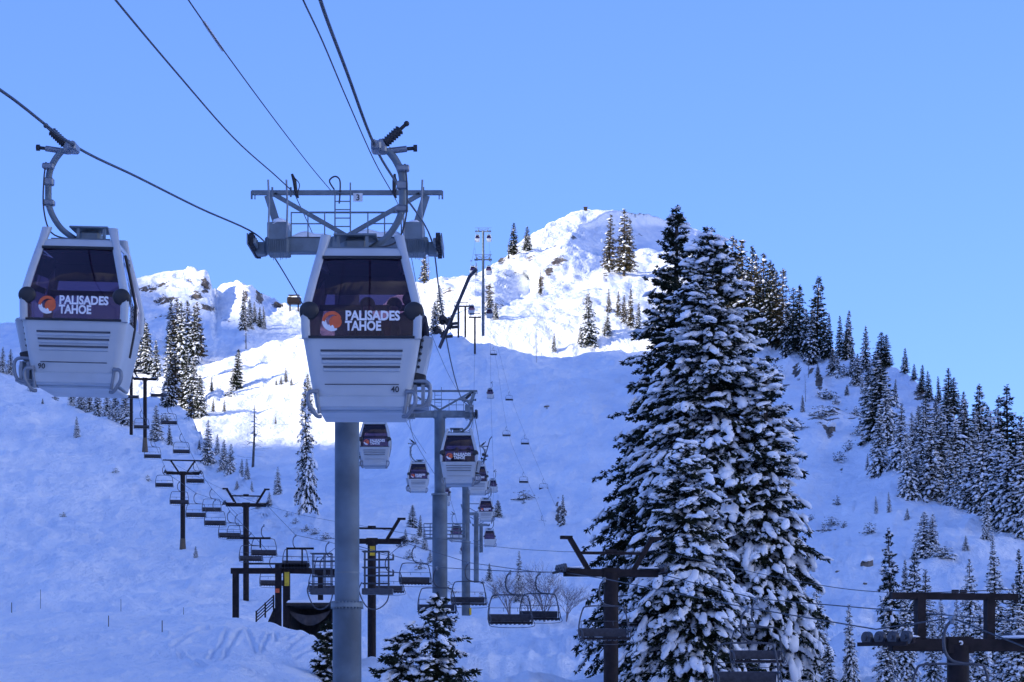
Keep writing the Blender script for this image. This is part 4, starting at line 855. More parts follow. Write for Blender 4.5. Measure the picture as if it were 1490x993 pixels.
# ------------------------------------------------------------------ gondola towers (origin = pole axis at the cross arm)
def icicle_box(m, cx, cy, cz, sx, sy, sz): m.box((cx, cy, cz), (sx, sy, sz), None, .03)
def gtower(D, x, yarm, ybase, label, flange=None, detail=2, sign=None, rz=0.0, top_r=.35, bot_r=.40, halfw=2.35):
    t = empty('lift_tower', P(x, yarm, D), rz); Lp = (ybase - yarm) / ppm(D); hw = halfw
    m = MB(); fz = -flange if flange else -Lp * .5
    m.tube([(0, 0, .1), (0, 0, fz + .12)], top_r, 28); m.tube([(0, 0, fz + .12), (0, 0, fz - .02)], [top_r, bot_r], 28); m.tube([(0, 0, fz - .02), (0, 0, -Lp)], bot_r, 28); pole = m.build('pole', 'pole_steel', t)
    m = MB(); m.tube([(0, 0, fz + .05), (0, 0, fz - .07)], bot_r * 1.13, 28)
    if detail > 1:
        for k in range(28): a = 2 * math.pi * k / 28; m.cyl((math.cos(a) * bot_r * 1.07, math.sin(a) * bot_r * 1.07, fz + .1), (math.cos(a) * bot_r * 1.07, math.sin(a) * bot_r * 1.07, fz - .12), .025, 6)
        mm_ = MB(); mm_.cyl((0, 0, fz + .95), (0, 0, fz + .9), top_r * 1.02, 28); mm_.build('weld_band', 'galvanised', pole)
    m.build('flange', 'galvanised', pole)
    m = MB(); m.box((0, 0, 0), (2 * hw, .5, .44), None, .04); m.box((0, 0, -.02), (.9, .62, .5), None, .05); arm = m.build('cross_arm', 'galvanised', t)
    m = MB(); m.box((0, 0, 1.53), (hw * 2.34, .12, .13))
    for s in (-1, 1):
        m.box((s * hw * 1.17, 0, 1.46), (.05, .1, .22)); m.box((s * hw * 1.13, 0, 1.40), (.03, .05, .12))
        m.bar((s * 2.1, 0, 1.48), (0, 0, .28), .12, .12); m.bar((s * 2.28, 0, 1.45), (s * 1.9, 0, .25), .1, .22)
    m.build('top_frame', 'galvanised', t)
    # sheave trains
    for s in (-1, 1):
        m = MB(); m.box((s * (hw + .22), 0, -.05), (.12, 2.2, .16), None, .02); m.box((s * (hw + .12), 0, -.1), (.3, .5, .35), None, .04); m.box((s * (hw + .40), .0, .0), (.04, 2.3, .3)); asm = m.build('sheave_beam', 'galvanised', t)
        n = 6 if detail > 0 else 2
        m = MB()
        for k in range(n):
            yy = (k - (n - 1) / 2) * .38; m.cyl((s * (hw + .24), yy, -.0), (s * (hw + .36), yy, -.0), .2, 14)
        m.build('sheaves', 'dark_rubber', asm)
    if detail > 0:
        for s in (-1, 1):
            m = MB(); m.box((s * 1.95, 0, .3), (.56, 1.5, .5), None, .02)
            for yy in (-.72,):
                for k in range(11): xx = s * 1.95 + (k - 5) * .052; h = .45 + .22 * rng.random(); m.cyl((xx, yy, .1), (xx, yy, .1 - h), .024, 4, .008)
            m.box((s * 1.95, -.1, -.08), (.62, .9, .42), None, .03); pf = m.build('work_platform', 'galvanised', t)
            if detail > 1:
                for xx, yy in ((s * 1.68, -.74), (s * 2.2, -.74)):
                    m = MB(); m.tube([(xx, yy, .1), (xx - s * .03, yy, 1.0), (xx, yy, 1.75)], .028, 6); m.build('post', 'alu', pf)
                V2, F2 = ST[2][1 if s > 0 else 3]; V2 = V2 * np.array([.32, .7, .26]) + np.array([s * 1.95, 0, .56]); meshobj('snow_cap', V2, F2, 'snow', pf, True)
        m = MB()
        for s in (-1, 1):
            a = s * .62; b = s * 1.58
            for z in (.58, .90): m.tube([(a, -.3, z), (b, -.3, z)], .02, 5)
            for xx in (a, b, (a + b) / 2): m.tube([(xx, -.3, .2), (xx, -.3, .92)], .02, 5)
        m.tube([(-1.25, 0, .96), (1.55, 0, .96)], .03, 5); m.build('railing', 'galvanised', t)
        m = MB(); m.tube([(-.32, -.35, .1), (-.32, -.35, 1.5)], .022, 5); m.tube([(.12, -.35, .1), (.12, -.35, 1.75)], .022, 5)
        for k in range(6): m.tube([(-.32, -.35, .25 + k * .24), (.12, -.35, .25 + k * .24)], .018, 5)
        m.build('ladder', 'galvanised', t)
    if detail > 1:
        for (x0, x1, h, sd) in ((-1.6, -.5, .17, 5), (.2, 1.6, .24, 6)):
            n = 26; V2 = []; F2 = []
            for i in range(n + 1):
                u = i / n; xx = x0 + (x1 - x0) * u; hh = h * (math.sin(math.pi * min(1, max(0, u)))**.4) * (1 + .25 * math.sin(u * 9 + sd)) + .01
                for k in range(7): a = math.pi * k / 6; V2.append((xx, -math.cos(a) * .27, .21 + math.sin(a) * hh))
            for i in range(n):
                for k in range(6): q = i * 7 + k; F2.append([q, q + 1, q + 8]); F2.append([q, q + 8, q + 7])
            meshobj('snow_ridge', np.array(V2), np.array(F2), 'snow', arm, True)
        m = MB(); m.tube(smoothpts([(-.36, -.1, 1.6), (-.5, -.1, 1.85), (-.34, -.1, 1.98), (-.2, -.1, 1.86), (-.2, -.1, 1.45), (-.22, -.1, 1.2)], 6), .025, 6); m.build('cable_loop', 'cable_black', t)
        for (xx, dx) in ((-1.46, -.12), (1.36, .02)):
            m = MB(); m.tube([(xx + dx, -.1, 2.05), (xx + dx * .4, -.1, 1.85), (xx, -.1, 1.5), (xx + .06, -.1, 1.36)], [.035, .06, .05, .03], 8); m.tube(smoothpts([(xx + dx, -.14, 2.0), (xx + .1, -.14, 1.75), (xx + .02, -.14, 1.45)], 5), .014, 5); m.build('cable_clamp', 'black_plastic', t)
        for xx in (-2.15, -1.62, 2.2): m = MB(); m.tube([(xx, -.05, 1.4), (xx, -.05, 1.68)], .03, 6); m.build('pin', 'galvanised', t)
    if sign:
        m = MB(); m.box((.32, -.09, 1.38), (.27, .02, .24)); sg = m.build('number_plate', 'sign_white', t); text_mesh(sign, .24, 'ink', 'number', sg, (.26, -.103, 1.295), (math.radians(90), 0, 0), .002, .004)
    return tag(t, label, 'lift tower', 'gondola towers of the two rope line')
gtower(41, 505, 358, 1090, 'thick grey gondola tower number 3 behind cabin 40', 10.35, 2, '3', 0, .355, .415)
gtower(94, 640, 603, 905, 'second grey gondola tower, right of the thick pole', 5.3, 1, None, 0, .36, .5, 2.1)
gtower(150, 678, 706, 896, 'third grey gondola tower with a yellow marker at its foot', 6, 1, None, 0, .40, .45, 1.6)
gtower(215, 693, 748, 848, 'thin grey gondola tower, left of the two farthest poles in the valley', 4, 0, None, 0, .36, .38, 1.7)
gtower(262, 700, 764, 846, 'thinnest grey gondola tower in the valley, right behind its neighbour', 4, 0, None, 0, .33, .35, 1.2)
g440 = gtower(440, 703, 378, 489, 'tall slender gondola tower standing on the bright ridge', 8, 1, None, 0, .40, .46, 2.3)
g610 = gtower(610, 703, 337, 402, 'topmost gondola tower, its head above the skyline', 8, 1, None, 0, .5, .55, 3.0)
m = MB(); gg = P(678, 890, 150); m.box((gg.x + .48, gg.y - .3, gg.z), (.22, .1, .75), None, .02); bo = m.build('foot_marker', 'sign_yellow'); 
# parent the collar to the third tower
for o_ in COL.objects:
    if o_.get('label', '').startswith('third grey'): T5 = o_
bo.parent = T5; bo.matrix_parent_inverse = Matrix.Translation(T5.location).inverted()
# number board and platforms on the second pole
def frame_platform(par, w, h, nx, nz, loc, name='platform_cage'):
    m = MB()
    for k in range(nz + 1): z = h * k / nz; m.tube([(loc[0] - w / 2, loc[1], loc[2] + z), (loc[0] + w / 2, loc[1], loc[2] + z)], .035, 5)
    for k in range(nx + 1): x = loc[0] - w / 2 + w * k / nx; m.tube([(x, loc[1], loc[2]), (x, loc[1], loc[2] + h)], .03, 5)
    m.box((loc[0], loc[1], loc[2] - .04), (w, .7, .1)); return m.build(name, 'galvanised', par)
for o_ in list(COL.objects):
    if o_.get('label', '').startswith('second grey'): T4 = o_
frame_platform(T4, 1.25, .95, 3, 4, (-.45, .55, -8.15)); frame_platform(T4, 1.25, .95, 3, 4, (1.05, .55, -8.15))

# ------------------------------------------------------------------ ropes and cables
def rope(name, pts, r, material, label, cat, group, n=6, sm=6):
    w_ = [P(*p) for p in pts]; w_ = smoothpts(w_, sm)
    if pts[0][2] < 22: w_ = [w_[0] + (w_[0] - w_[1]).normalized() * 45] + w_; c = w_[len(w_) // 2]
    m = MB(); m.tube(w_, r, n, True, True); o = m.build(name, material); return tag(o, label, cat, group)
R_ = [(455, -60, 15.4), (466, 0, 16), (505, 106, 18.8), (545, 212, 22), (582, 275, 27), (628, 350, 41), (640, 432, 50), (655, 522, 58), (671, 579, 69), (684, 592, 82), (689, 600, 94), (698, 649, 122), (704, 695, 150), (709, 707, 167), (712, 740, 200), (714, 755, 212), (717, 730, 250), (718, 686, 280), (714, 557, 370), (714, 372, 440), (712, 380, 500), (712, 336, 610)]
rope('haul_rope', R_, .024, 'rope_steel', 'thick dark haul rope from the top edge down to cabin 40 and on', 'cable', 'haul ropes of the gondola')
L_ = [(-130, 60, 18), (0, 131, 20.6), (109, 213, 24.3), (200, 258, 28.5), (290, 303, 34), (372, 341, 41), (400, 376, 44), (446, 452, 52), (500, 540, 64), (540, 572, 80), (590, 600, 94), (605, 645, 121), (640, 700, 150), (642, 684, 167), (662, 748, 212), (675, 778, 260), (688, 640, 350), (692, 372, 440), (687, 380, 500), (694, 336, 610)]
rope('haul_rope', L_, .024, 'rope_steel', 'thick dark haul rope from the left edge through cabin 90 grip', 'cable', 'haul ropes of the gondola')
rope('signal_cable', [(150, -25, 20), (168, 0, 20.5), (250, 98, 25), (340, 201, 32), (400, 255, 37), (428, 281, 40.7)], .017, 'cable_black', 'thin cable from the top left edge to the left end of tower 3', 'cable', 'overhead cables above tower 3')
rope('signal_cable', [(428, 281, 40.7), (445, 318, 44), (470, 372, 52), (520, 470, 66), (590, 612, 90), (620, 660, 110)], .014, 'cable_black', 'thin cable sloping from tower 3 down behind cabin 40', 'cable', 'overhead cables above tower 3')
sc_ = rope('signal_cable', [(262, -20, 21), (274, 0, 21.5), (330, 80, 25), (400, 175, 31), (450, 240, 37), (481, 277, 40.9)], .013, 'cable_black', 'thin cable with a pale splice from the top edge to tower 3 ladder', 'cable', 'overhead cables above tower 3')
w_ = [P(297, 33, 23), P(307, 48, 23.6), P(324, 73, 24.8)]; m = MB(); m.tube(w_, .03, 6); o_ = m.build('splice', 'splice_white', sc_)
rope('signal_cable', [(432, -25, 20), (441, 0, 20.5), (470, 62, 24), (505, 145, 30), (545, 235, 37), (572, 283, 40.8)], .015, 'cable_black', 'thin cable beside the thick rope, ending at tower 3 right bracket', 'cable', 'overhead cables above tower 3')
rope('signal_cable', [(572, 283, 40.8), (590, 330, 46), (615, 450, 56), (650, 540, 75), (668, 572, 92)], .012, 'cable_black', 'thin cable from tower 3 right bracket down to the second tower', 'cable', 'overhead cables above tower 3')

# ------------------------------------------------------------------ chairlift
def make_chair():
    t = empty('chairlift_chair')
    m = MB(); m.cyl((0, -.16, 0), (0, .16, 0), .05, 8); m.box((0, 0, -.07), (.1, .16, .16), None, .02); m.build('grip', 'alu', t)
    m = MB(); m.tube(smoothpts([(0, .0, -.06), (-.14, 0, -.22), (-.20, 0, -.5), (-.16, 0, -.8), (0, 0, -1.0), (.25, 0, -1.07), (.45, 0, -1.08)], 6), .038, 7); m.build('hanger', 'chair_frame', t)
    m = MB(); pts = smoothpts([(-1.0, .12, -2.2), (-.98, .1, -1.75), (-.86, .05, -1.25), (-.7, 0, -1.10), (0, 0, -1.08), (.7, 0, -1.10), (.86, .05, -1.25), (.98, .1, -1.75), (1.0, .12, -2.2)], 6); m.tube(pts, .03, 7)
    for s in (-1, 1): m.tube(smoothpts([(s * 1.0, .12, -2.2), (s * .98, -.1, -2.42), (s * .96, -.42, -2.36), (s * .97, -.4, -2.1), (s * .98, .08, -1.95)], 5), .025, 6)
    m.build('bail', 'chair_frame', t)
    m = MB(); m.tube([(-.96, -.1, -1.68), (.96, -.1, -1.68)], .014, 5)
    for x in (-.33, .33): m.tube([(x, -.1, -1.68), (x, -.2, -1.85)], .012, 5)
    m.tube(smoothpts([(-.96, -.1, -1.68), (-.99, -.4, -2.2), (-.9, -.55, -2.56), (.9, -.55, -2.56), (.99, -.4, -2.2), (.96, -.1, -1.68)], 5), .014, 5); m.build('restraint_bar', 'chair_frame', t)
    m = MB(); m.box((0, .17, -2.12), (1.92, .06, .34), Matrix.Rotation(.15, 3, 'X'), .02); m.build('backrest', 'chair_pad', t)
    m = MB(); m.box((0, -.1, -2.36), (1.94, .5, .09), None, .03); m.build('seat', 'brown_steel', t); st = kids(t)[-1]
    m = MB()
    for x in np.linspace(-.85, .85, 9): m.box((x, -.1, -2.42), (.04, .46, .05))
    m.build('seat_slats', 'chair_frame', st)
    return t
Lc = [(192, 200), (206, 188), (222, 172), (239, 162), (261, 152), (285, 143), (313, 133), (365, 122), (396, 115), (500, 92), (604, 79), (636, 75), (742, 65), (818, 59), (879, 56), (1087, 43.5), (1275, 36), (1400, 33), (1600, 29)]
Rc = [(195, 225), (230, 197), (246, 180), (264, 172), (284, 162), (308, 150), (345, 140), (384, 112), (430, 109), (520, 97), (604, 89), (682, 81), (785, 72), (925, 62), (1101, 53.7), (1300, 43), (1490, 37), (1600, 33)]
def dl(x, tab): return float(np.interp(x, [q[0] for q in tab], [q[1] for q in tab]))
GL = 2.43
chL = [(192, 580), (206, 624), (222, 667), (239, 709), (261, 734), (285, 753), (313, 765), (334, 783), (365, 817), (396, 853), (470, 862), (636, 893), (742, 909), (879, 932), (1087, 1000), (1385, 1050)]
chR = [(230, 578), (246, 618), (264, 660), (284, 703), (308, 745), (345, 785), (384, 809), (430, 825), (478, 838), (565, 863), (604, 851), (682, 881), (785, 903), (925, 912), (1101, 965)]
ch0 = make_chair(); first = True
def yaw_at(x, tab):
    a = P(x - 20, 800, dl(x - 20, tab)); b = P(x + 20, 800, dl(x + 20, tab)); d = b - a; return math.atan2(d.x, -d.y)
ropeL = []; ropeR = []
nearn = {0: 'nearer', 1: 'farther'}
for si, (lst, tab, rp) in enumerate(((chL, Lc, ropeL), (chR, Rc, ropeR))):
    for i, (x, yb) in enumerate(lst):
        D = dl(x, tab); yg = yb - GL * ppm(D); o = ch0 if first else copy_tree(ch0); first = False
        yw = max(-.9, min(.9, yaw_at(x, tab) * .8)); off = .22
        o.location = P(x, yg, D); o.rotation_euler = (rng.uniform(-.02, .02), 0, yw); rp.append((x, yg, D))
        wh_ = 'left' if si == 0 else 'right'
        nm = ORD[i] if i else 'topmost'
        tag(o, f'empty grey four seat chair on the {wh_} chairlift strand, {nm} counted down the hill', 'lift chair', 'chairs of the long chairlift')
# one rope each side, over the tower sheaves
def merge(rp, extra): return sorted(rp + extra, key=lambda q: q[0])
TL = [(160, 515, 235), (195, 553, 200), (243, 690, 160), (329, 733, 130), (499, 789, 90), (818, 833, 59), (1275, 916, 36), (1600, 985, 30)]
TR = [(200, 530, 232), (228, 553, 200), (291, 687, 160), (387, 734, 130), (588, 790, 90), (958, 835, 61), (1490, 905, 37.5), (1640, 920, 33)]
def ropefit(tw, chairs, tab):
    pts = sorted([(a, b, c) for a, b, c in tw] , key=lambda q: q[0]); out = []
    for i in range(len(pts) - 1):
        a, b = pts[i], pts[i + 1]; seg = [c for c in chairs if a[0] + 3 < c[0] < b[0] - 3]; out.append(a); out += seg
    out.append(pts[-1]); return out
def chair_rope(tw, ch, tab, label):
    pts = ropefit(tw, sorted(ch), tab); m = MB(); m.tube([P(*p) for p in pts], .02, 5); tag(m.build('chairlift_rope', 'rope_steel'), label, 'cable', 'ropes of the long chairlift')
chair_rope(TL, ropeL, Lc, 'thin steel rope of the long chairlift, strand over the left sheaves')
chair_rope(TR, ropeR, Rc, 'thin steel rope of the long chairlift, strand over the right sheaves')
rope('signal_cable', [(240, 668, 165), (330, 715, 130), (420, 745, 112), (541, 768, 90), (700, 793, 76), (821, 803, 60), (954, 804, 60), (1140, 842, 45), (1288, 862, 36.5), (1490, 857, 36)], .012, 'cable_black', 'thin cable along the tops of the brown chairlift towers', 'cable', 'cables of the long chairlift')

def ctower(D, x, yarm, ybase, kind, label, armhw=1.95, yaw=.2, prad=.27, sign=None, foot=False, yellow=False, sh_yaw=0.0):
    t = empty('chairlift_tower', P(x, yarm, D), yaw); Lp = (ybase - yarm) / ppm(D)
    m = MB(); m.tube([(0, 0, 0), (0, 0, -Lp)], prad, 16); pole = m.build('pole', 'brown_steel', t)
    if foot: m = MB(); m.tube([(0, 0, -Lp + 1.7), (0, 0, -Lp + .9), (0, 0, -Lp - .3)], [prad * 1.05, prad * 1.25, prad * 1.6], 10); m.build('wooden_foot', 'bamboo', t)
    m = MB(); m.box((0, 0, 0), (2 * armhw, .32, .32), None, .02); m.box((0, -.17, 0), (.7, .05, .42)); m.box((0, .17, 0), (.7, .05, .42)); m.build('cross_arm', 'brown_steel', t)
    m = MB()
    if kind == 'V':
        for s in (-1, 1):
            m.bar((s * .95, 0, .1), (s * 1.75, 0, 1.42), .16, .2); m.box((s * 1.9, 0, 1.45), (.5, .2, .14))
        m.box((0, 0, .82), (2.75, .1, .12)); m.cyl((-.25, 0, .9), (.25, 0, .9), .09, 8)
    elif kind == 'T':
        for s in (-1, 1): m.bar((s * .45, 0, .1), (s * 1.35, 0, 1.42), .15, .18)
        m.box((0, 0, 1.45), (4.5, .14, .14))
    else:
        for s, xx in ((-1, -1.04), (1, .86)): m.box((xx, 0, .62), (.22, .24, 1.15))
        m.box((-.1, 0, 1.23), (3.45, .2, .17)); m.box((1.6, 0, 1.13), (.06, .16, .12))
        for xx in (-.1, .12): m.box((xx, -.05, 1.36), (.16, .1, .08))
    m.build('top_frame', 'brown_steel', t)
    for s in (-1, 1):
        m = MB(); m.box((s * .02, 0, .1), (.12, 1.7, .14), None, .02); m.box((s * .28, 0, .02), (.05, 1.7, .1)); bm_ = m.build('sheave_beam', 'brown_steel', t, (s * armhw, 0, 0)); bm_.rotation_euler = (0, 0, sh_yaw)
        for k in range(4): m = MB(); yy = (k - 1.5) * .45; m.cyl((s * .06, yy, .18), (s * .18, yy, .18), .165, 16); m.cyl((s * .02, yy, .18), (s * .22, yy, .18), .06, 8); m.build('sheave', 'chair_frame', bm_)
        V2, F2 = ST[2][2]; V2 = V2 * np.array([.4, .45, .08]) + np.array([-s * .4, 0, .2]); meshobj('snow_cap', V2, F2, 'snow', bm_, True)
    if sign: text_mesh(sign, .3, 'sign_white', 'number', t, (-.09, -.22, -.1), (math.radians(90), 0, 0), .004, .006)
    if yellow: m = MB(); m.box((0, -prad, -.62), (.32, .05, .6)); m.build('sign_board', 'sign_yellow', t)
    return tag(t, label, 'lift tower', 'brown towers of the long chairlift')
ctower(232, 191, 540, 633, 'T', 'brown chairlift tower directly under cabin 90, farthest up the slope', 1.7)
ctower(200, 211, 552, 655, 'V', 'brown chairlift tower right beside the farthest one, lower right of cabin 90', 1.6, foot=True)
ctower(160, 266, 689, 806, 'T', 'brown chairlift tower with a flat top bar and timber foot', 1.85, foot=True)
ctower(130, 358, 735, 906, 'V', 'brown chairlift tower with V arms on the open left slope', 1.85)
ctower(90, 541, 788, 978, 'V', 'brown chairlift tower with a yellow board, right behind the thick pole', 1.85, yellow=True)
ctower(59, 889, 834, 1080, 'V', 'brown chairlift tower with V arms in front of the huge firs', 2.0, prad=.31)
ctower(36, 1394, 939, 1160, 'H', 'near brown chairlift tower number 3 in the lower right corner', 1.85, yaw=.25, prad=.28, sign='3', sh_yaw=.4)

# far chairlift over the headwall
FC = [(718, 517), (741, 583), (737, 635), (764, 647), (762, 703), (791, 713), (789, 768), (820, 780)]
FD = {0: 425, 1: 385, 2: 360, 3: 352, 4: 318, 5: 315, 6: 285, 7: 283}
for i, (x, y) in enumerate(FC):
    D = FD[i]; o = copy_tree(ch0); o.location = P(x, y - GL * ppm(D), D); o.rotation_euler = (0, 0, .1)
    tag(o, f'tiny chair above the shaded headwall, {ORD[i] if i else "topmost"} counted downwards', 'lift chair', 'chairs of the far chairlift')
gy = lambda i: (FC[i][0], FC[i][1] - GL * ppm(FD[i]), FD[i])
rope('far_chairlift_rope', [(694, 463, 460), gy(0), gy(2), gy(4), gy(6), (806, 830, 262), (820, 870, 250)], .022, 'rope_steel', 'hair thin rope of the far chairlift, left strand', 'cable', 'ropes of the far chairlift', 4, 3)
rope('far_chairlift_rope', [(700, 463, 460), (722, 500, 425), gy(1), gy(3), gy(5), gy(7), (860, 850, 262)], .022, 'rope_steel', 'hair thin rope of the far chairlift, right strand', 'cable', 'ropes of the far chairlift', 4, 3)
def portal(D, xs, ytop, ybase, label, w=1.0, single=False):
    cx = sum(xs) / len(xs); t = empty('portal_tower', P(cx, ybase, D)); H = (ybase - ytop) / ppm(D); m = MB()
    for x in xs: xx = (x - cx) / ppm(D); m.tube([(xx, 0, -.5), (xx, 0, H)], .3, 8)
    m.build('posts' if len(xs) > 1 else 'pole', 'brown_steel', t); hw = (max(xs) - min(xs)) / 2 / ppm(D) + w
    m = MB(); m.box((0, 0, H), (2 * hw, .5, .4)); m.box((0, 0, H + 1.2), (2 * hw * .9, .2, .2)); m.box((-hw * .7, 0, H + .6), (.2, .2, 1.2)); m.box((hw * .7, 0, H + .6), (.2, .2, 1.2)); m.build('cross_beam', 'brown_steel', t)
    m = MB()
    for s in (-1, 1):
        for k in range(4): m.cyl((s * hw - .1, (k - 1.5) * .6, H + .1), (s * hw + .1, (k - 1.5) * .6, H + .1), .28, 10)
    m.build('sheaves', 'dark_rubber', t); return tag(t, label, 'lift tower', 'far portal towers')
portal(450, [667, 677], 446, 489, 'far two legged lift tower on the bright ridge, right of cabin 40', 1.2)
portal(440, [691], 462, 513, 'far single legged lift tower over the shadow edge', 1.8)
# lift head on the skyline left of cabin 40 and a small hut on the summit
g = ground_hit(428, 452); d = g.y / K; t = empty('lift_terminal', g); u = 1 / ppm(d)
m = MB(); m.box((0, 0, 14 * u), (20 * u, 14 * u, 10 * u), None, .6); m.build('hall', 'brown_steel', t)
m = MB(); m.box((0, 0, 21.5 * u), (16 * u, 12 * u, 1.6 * u)); m.build('roof_rail', 'chair_frame', t); V2, F2 = ST[2][0]; meshobj('snow_cap', V2 * np.array([9 * u, 6 * u, 3 * u]) + np.array([0, 0, 19 * u]), F2, 'snow', t, True)
for sx in (-1, 1): m = MB(); m.tube([(sx * 6 * u, 0, -6 * u), (sx * 6 * u, 0, 10 * u)], 1.1 * u, 8); m.build('leg', 'brown_steel', t)
tag(t, 'small dark lift terminal on stilts on the skyline left of cabin 40', 'lift terminal')
g = ground_hit(852, 307); d = g.y / K; u = 1 / ppm(d); t = empty('summit_hut', g); m = MB(); m.box((0, 0, 2.5 * u), (5 * u, 5 * u, 4 * u)); m.build('wall', 'wood_dark', t); m = MB(); m.box((0, 0, 5 * u), (6 * u, 6 * u, .8 * u)); m.build('roof', 'bamboo', t)
tag(t, 'tiny brown lookout hut on the very top of the summit', 'hut')

# ------------------------------------------------------------------ loading station with its snow roofed shed (D about 85)
SD = 84
def S(px, py, dy=0): v = P(px, py, SD); return Vector((v.x, v.y + dy, v.z))
org = S(420, 920); t = empty('loading_frame', org); Q = lambda px, py, dy=0: S(px, py, dy) - org
m = MB(); m.bar(Q(336, 831), Q(410, 831), .3, .34); m.build('beam', 'brown_steel', t)
m = MB(); m.bar(Q(404, 830, .1), Q(487, 832, .1), .3, .34); m.build('beam', 'brown_steel', t)
for (x, y0, y1, w_) in ((343, 830, 905, .36), (405, 822, 920, .36), (417, 832, 925, .4), (466, 834, 876, .3)):
    m = MB(); m.box(Q(x, (y0 + y1) / 2, .2 if x == 466 else 0), (w_, w_, (y1 - y0) / ppm(SD))); m.build('post', 'brown_steel', t)
m = MB(); m.box(Q(418, 843, -.22), (.28, .03, .82)); m.build('sign_board', 'sign_yellow', t)
m = MB(); m.box(Q(404, 860, -.2), (.24, .03, .24)); m.build('warning_sticker', 'logo_orange', t)
for (xa, xb, y, legs) in ((348, 393, 783, (378,)), (416, 456, 798, (417, 439))):
    m = MB(); m.bar(Q(xa, y, .3), Q(xb, y, .3), .14, .12)
    for lx_ in legs: m.bar(Q(lx_, y, .3), Q(lx_, 826 if legs != (378,) else 797, .3), .09, .09)
    m.build('upper_rail', 'brown_steel', t)
m = MB(); m.bar(Q(360, 828, 0) + Vector((0, 0, .3)), Q(450, 828, 0) + Vector((0, 0, .3)), .1, .1)
for k in range(9): c = Q(410 + k * 4.6, 826, -.1); m.cyl(c + Vector((0, -.08, .1)), c + Vector((0, .08, .1)), .17, 12)
m.build('tyre_wheels', 'dark_rubber', t)
tag(t, 'dark steel loading frame with a yellow board above the dark shed', 'steel frame')
t = empty('shed', S(450, 920)); org = S(450, 920)
m = MB(); a = Q2 = lambda px, py, dy=0: S(px, py, dy) - org
def hexa(m, F_, B_): m.add(F_ + B_, [(0, 1, 2, 3), (7, 6, 5, 4), (0, 4, 5, 1), (1, 5, 6, 2), (2, 6, 7, 3), (3, 7, 4, 0)])
hexa(m, [Q2(395, 925, 6), Q2(486, 935, 6), Q2(484, 882, 6), (Q2(421, 882, 6))], [Q2(395, 925, 7), Q2(486, 935, 7), Q2(484, 882, 7), Q2(421, 882, 7)]); m.build('back_wall', 'wood_dark', t)
for (x0, x1) in ((419, 423), (482, 486)):
    m = MB(); hexa(m, [Q2(x0, 930, 0), Q2(x1, 935, 0), Q2(x1, 882, 0), Q2(x0, 882, 0)], [Q2(x0, 930, 6), Q2(x1, 935, 6), Q2(x1, 882, 6), Q2(x0, 882, 6)]); m.build('side_wall', 'wood_dark', t)
m = MB(); c = Q2(453, 880, 3); m.box(c, (72 / ppm(SD), 7.4, .16)); rf = m.build('roof', 'wood_dark', t)
m = MB(); m.box(Q2(453, 877.5, 3), (70 / ppm(SD), 7.2, .28), None, .12); m.build('roof_snow', 'snow', rf)
m = MB(); vs = []; n = 16
for i in range(n + 1):
    u = i / n; x = 421 + 60 * u; sag = 17 * math.sin(math.pi * u) ** .8
    vs += [Q2(x, 888 + sag * .45, -.12), Q2(x, 888 + sag * 1.25 + 1.5, -.15 - .1 * math.sin(u * 20))]
m.add(vs, [(2 * i, 2 * i + 2, 2 * i + 3, 2 * i + 1) for i in range(n)], True); m.build('hanging_net', 'tarp', t)
tag(t, 'dark timber shed with a snow covered roof and a sagging net', 'shed')
t = empty('ramp_railing', S(385, 908)); org = S(385, 908)
for k in range(4): m = MB(); m.tube([Q2(372, 905 - k * 4.5), Q2(399, 880 - k * 4.5)], .035, 5); m.build('rail', 'wood_dark', t)
for x, y in ((373, 905), (386, 893), (398, 882)): m = MB(); m.tube([Q2(x, y + 6), Q2(x, y - 16)], .05, 6); m.build('post', 'wood_dark', t)
m = MB(); hexa(m, [Q2(386, 912, .2), Q2(402, 920, .2), Q2(402, 885, .2), Q2(398, 885, .2)], [Q2(386, 912, 1.2), Q2(402, 920, 1.2), Q2(402, 885, 1.2), Q2(398, 885, 1.2)]); m.build('ramp_side', 'wood_dark', t)
tag(t, 'sloping dark railing climbing to the left side of the shed', 'railing')
# maintenance carriers: tubular grey cages left and right of the thick pole
def cage(x0, x1, y0, y1, D, label):
    c = P((x0 + x1) / 2, y1, D); t = empty('work_cage', c); w_ = (x1 - x0) / ppm(D); h = (y1 - y0) / ppm(D)
    m = MB(); m.box((0, 0, 0), (w_, .9, .34), None, .03); m.build('floor', 'chair_frame', t)
    for k in range(5):
        z = h * (k + 1) / 5
        for yy in (-.45, .45):
            m = MB(); m.tube(smoothpts([(-w_ / 2 + .1, yy, z), (w_ / 2 - .15, yy, z), (w_ / 2, yy, z + .06), (w_ / 2, yy, z + .32)] if k % 2 else [(-w_ / 2, yy, z), (0, yy, z), (w_ / 2 - .2, yy, z)], 4), .03, 5); m.build('rail', 'chair_frame', t)
    for xx in (-w_ / 2 + .15, w_ * .05, w_ / 2 - .25):
        for yy in (-.45, .45): m = MB(); m.tube([(xx, yy, 0), (xx, yy, h)], .03, 5); m.build('post', 'chair_frame', t)
    m = MB(); m.tube(smoothpts([(-w_ / 2, -.4, .5), (-w_ / 2 - .15, -.4, 0), (-w_ * .35, -.4, -.85), (0, -.4, -1.0), (w_ * .3, -.4, -.6), (w_ * .4, -.4, 0)], 5), .035, 6); m.build('bottom_loop', 'chair_frame', t)
    return tag(t, label, 'work cage', 'tubular work cages by the thick pole')
cage(452, 489, 806, 861, 80, 'grey tubular work cage left of the thick pole above the shed')
cage(527, 572, 803, 861, 80, 'grey tubular work cage right of the thick pole at the yellow board')
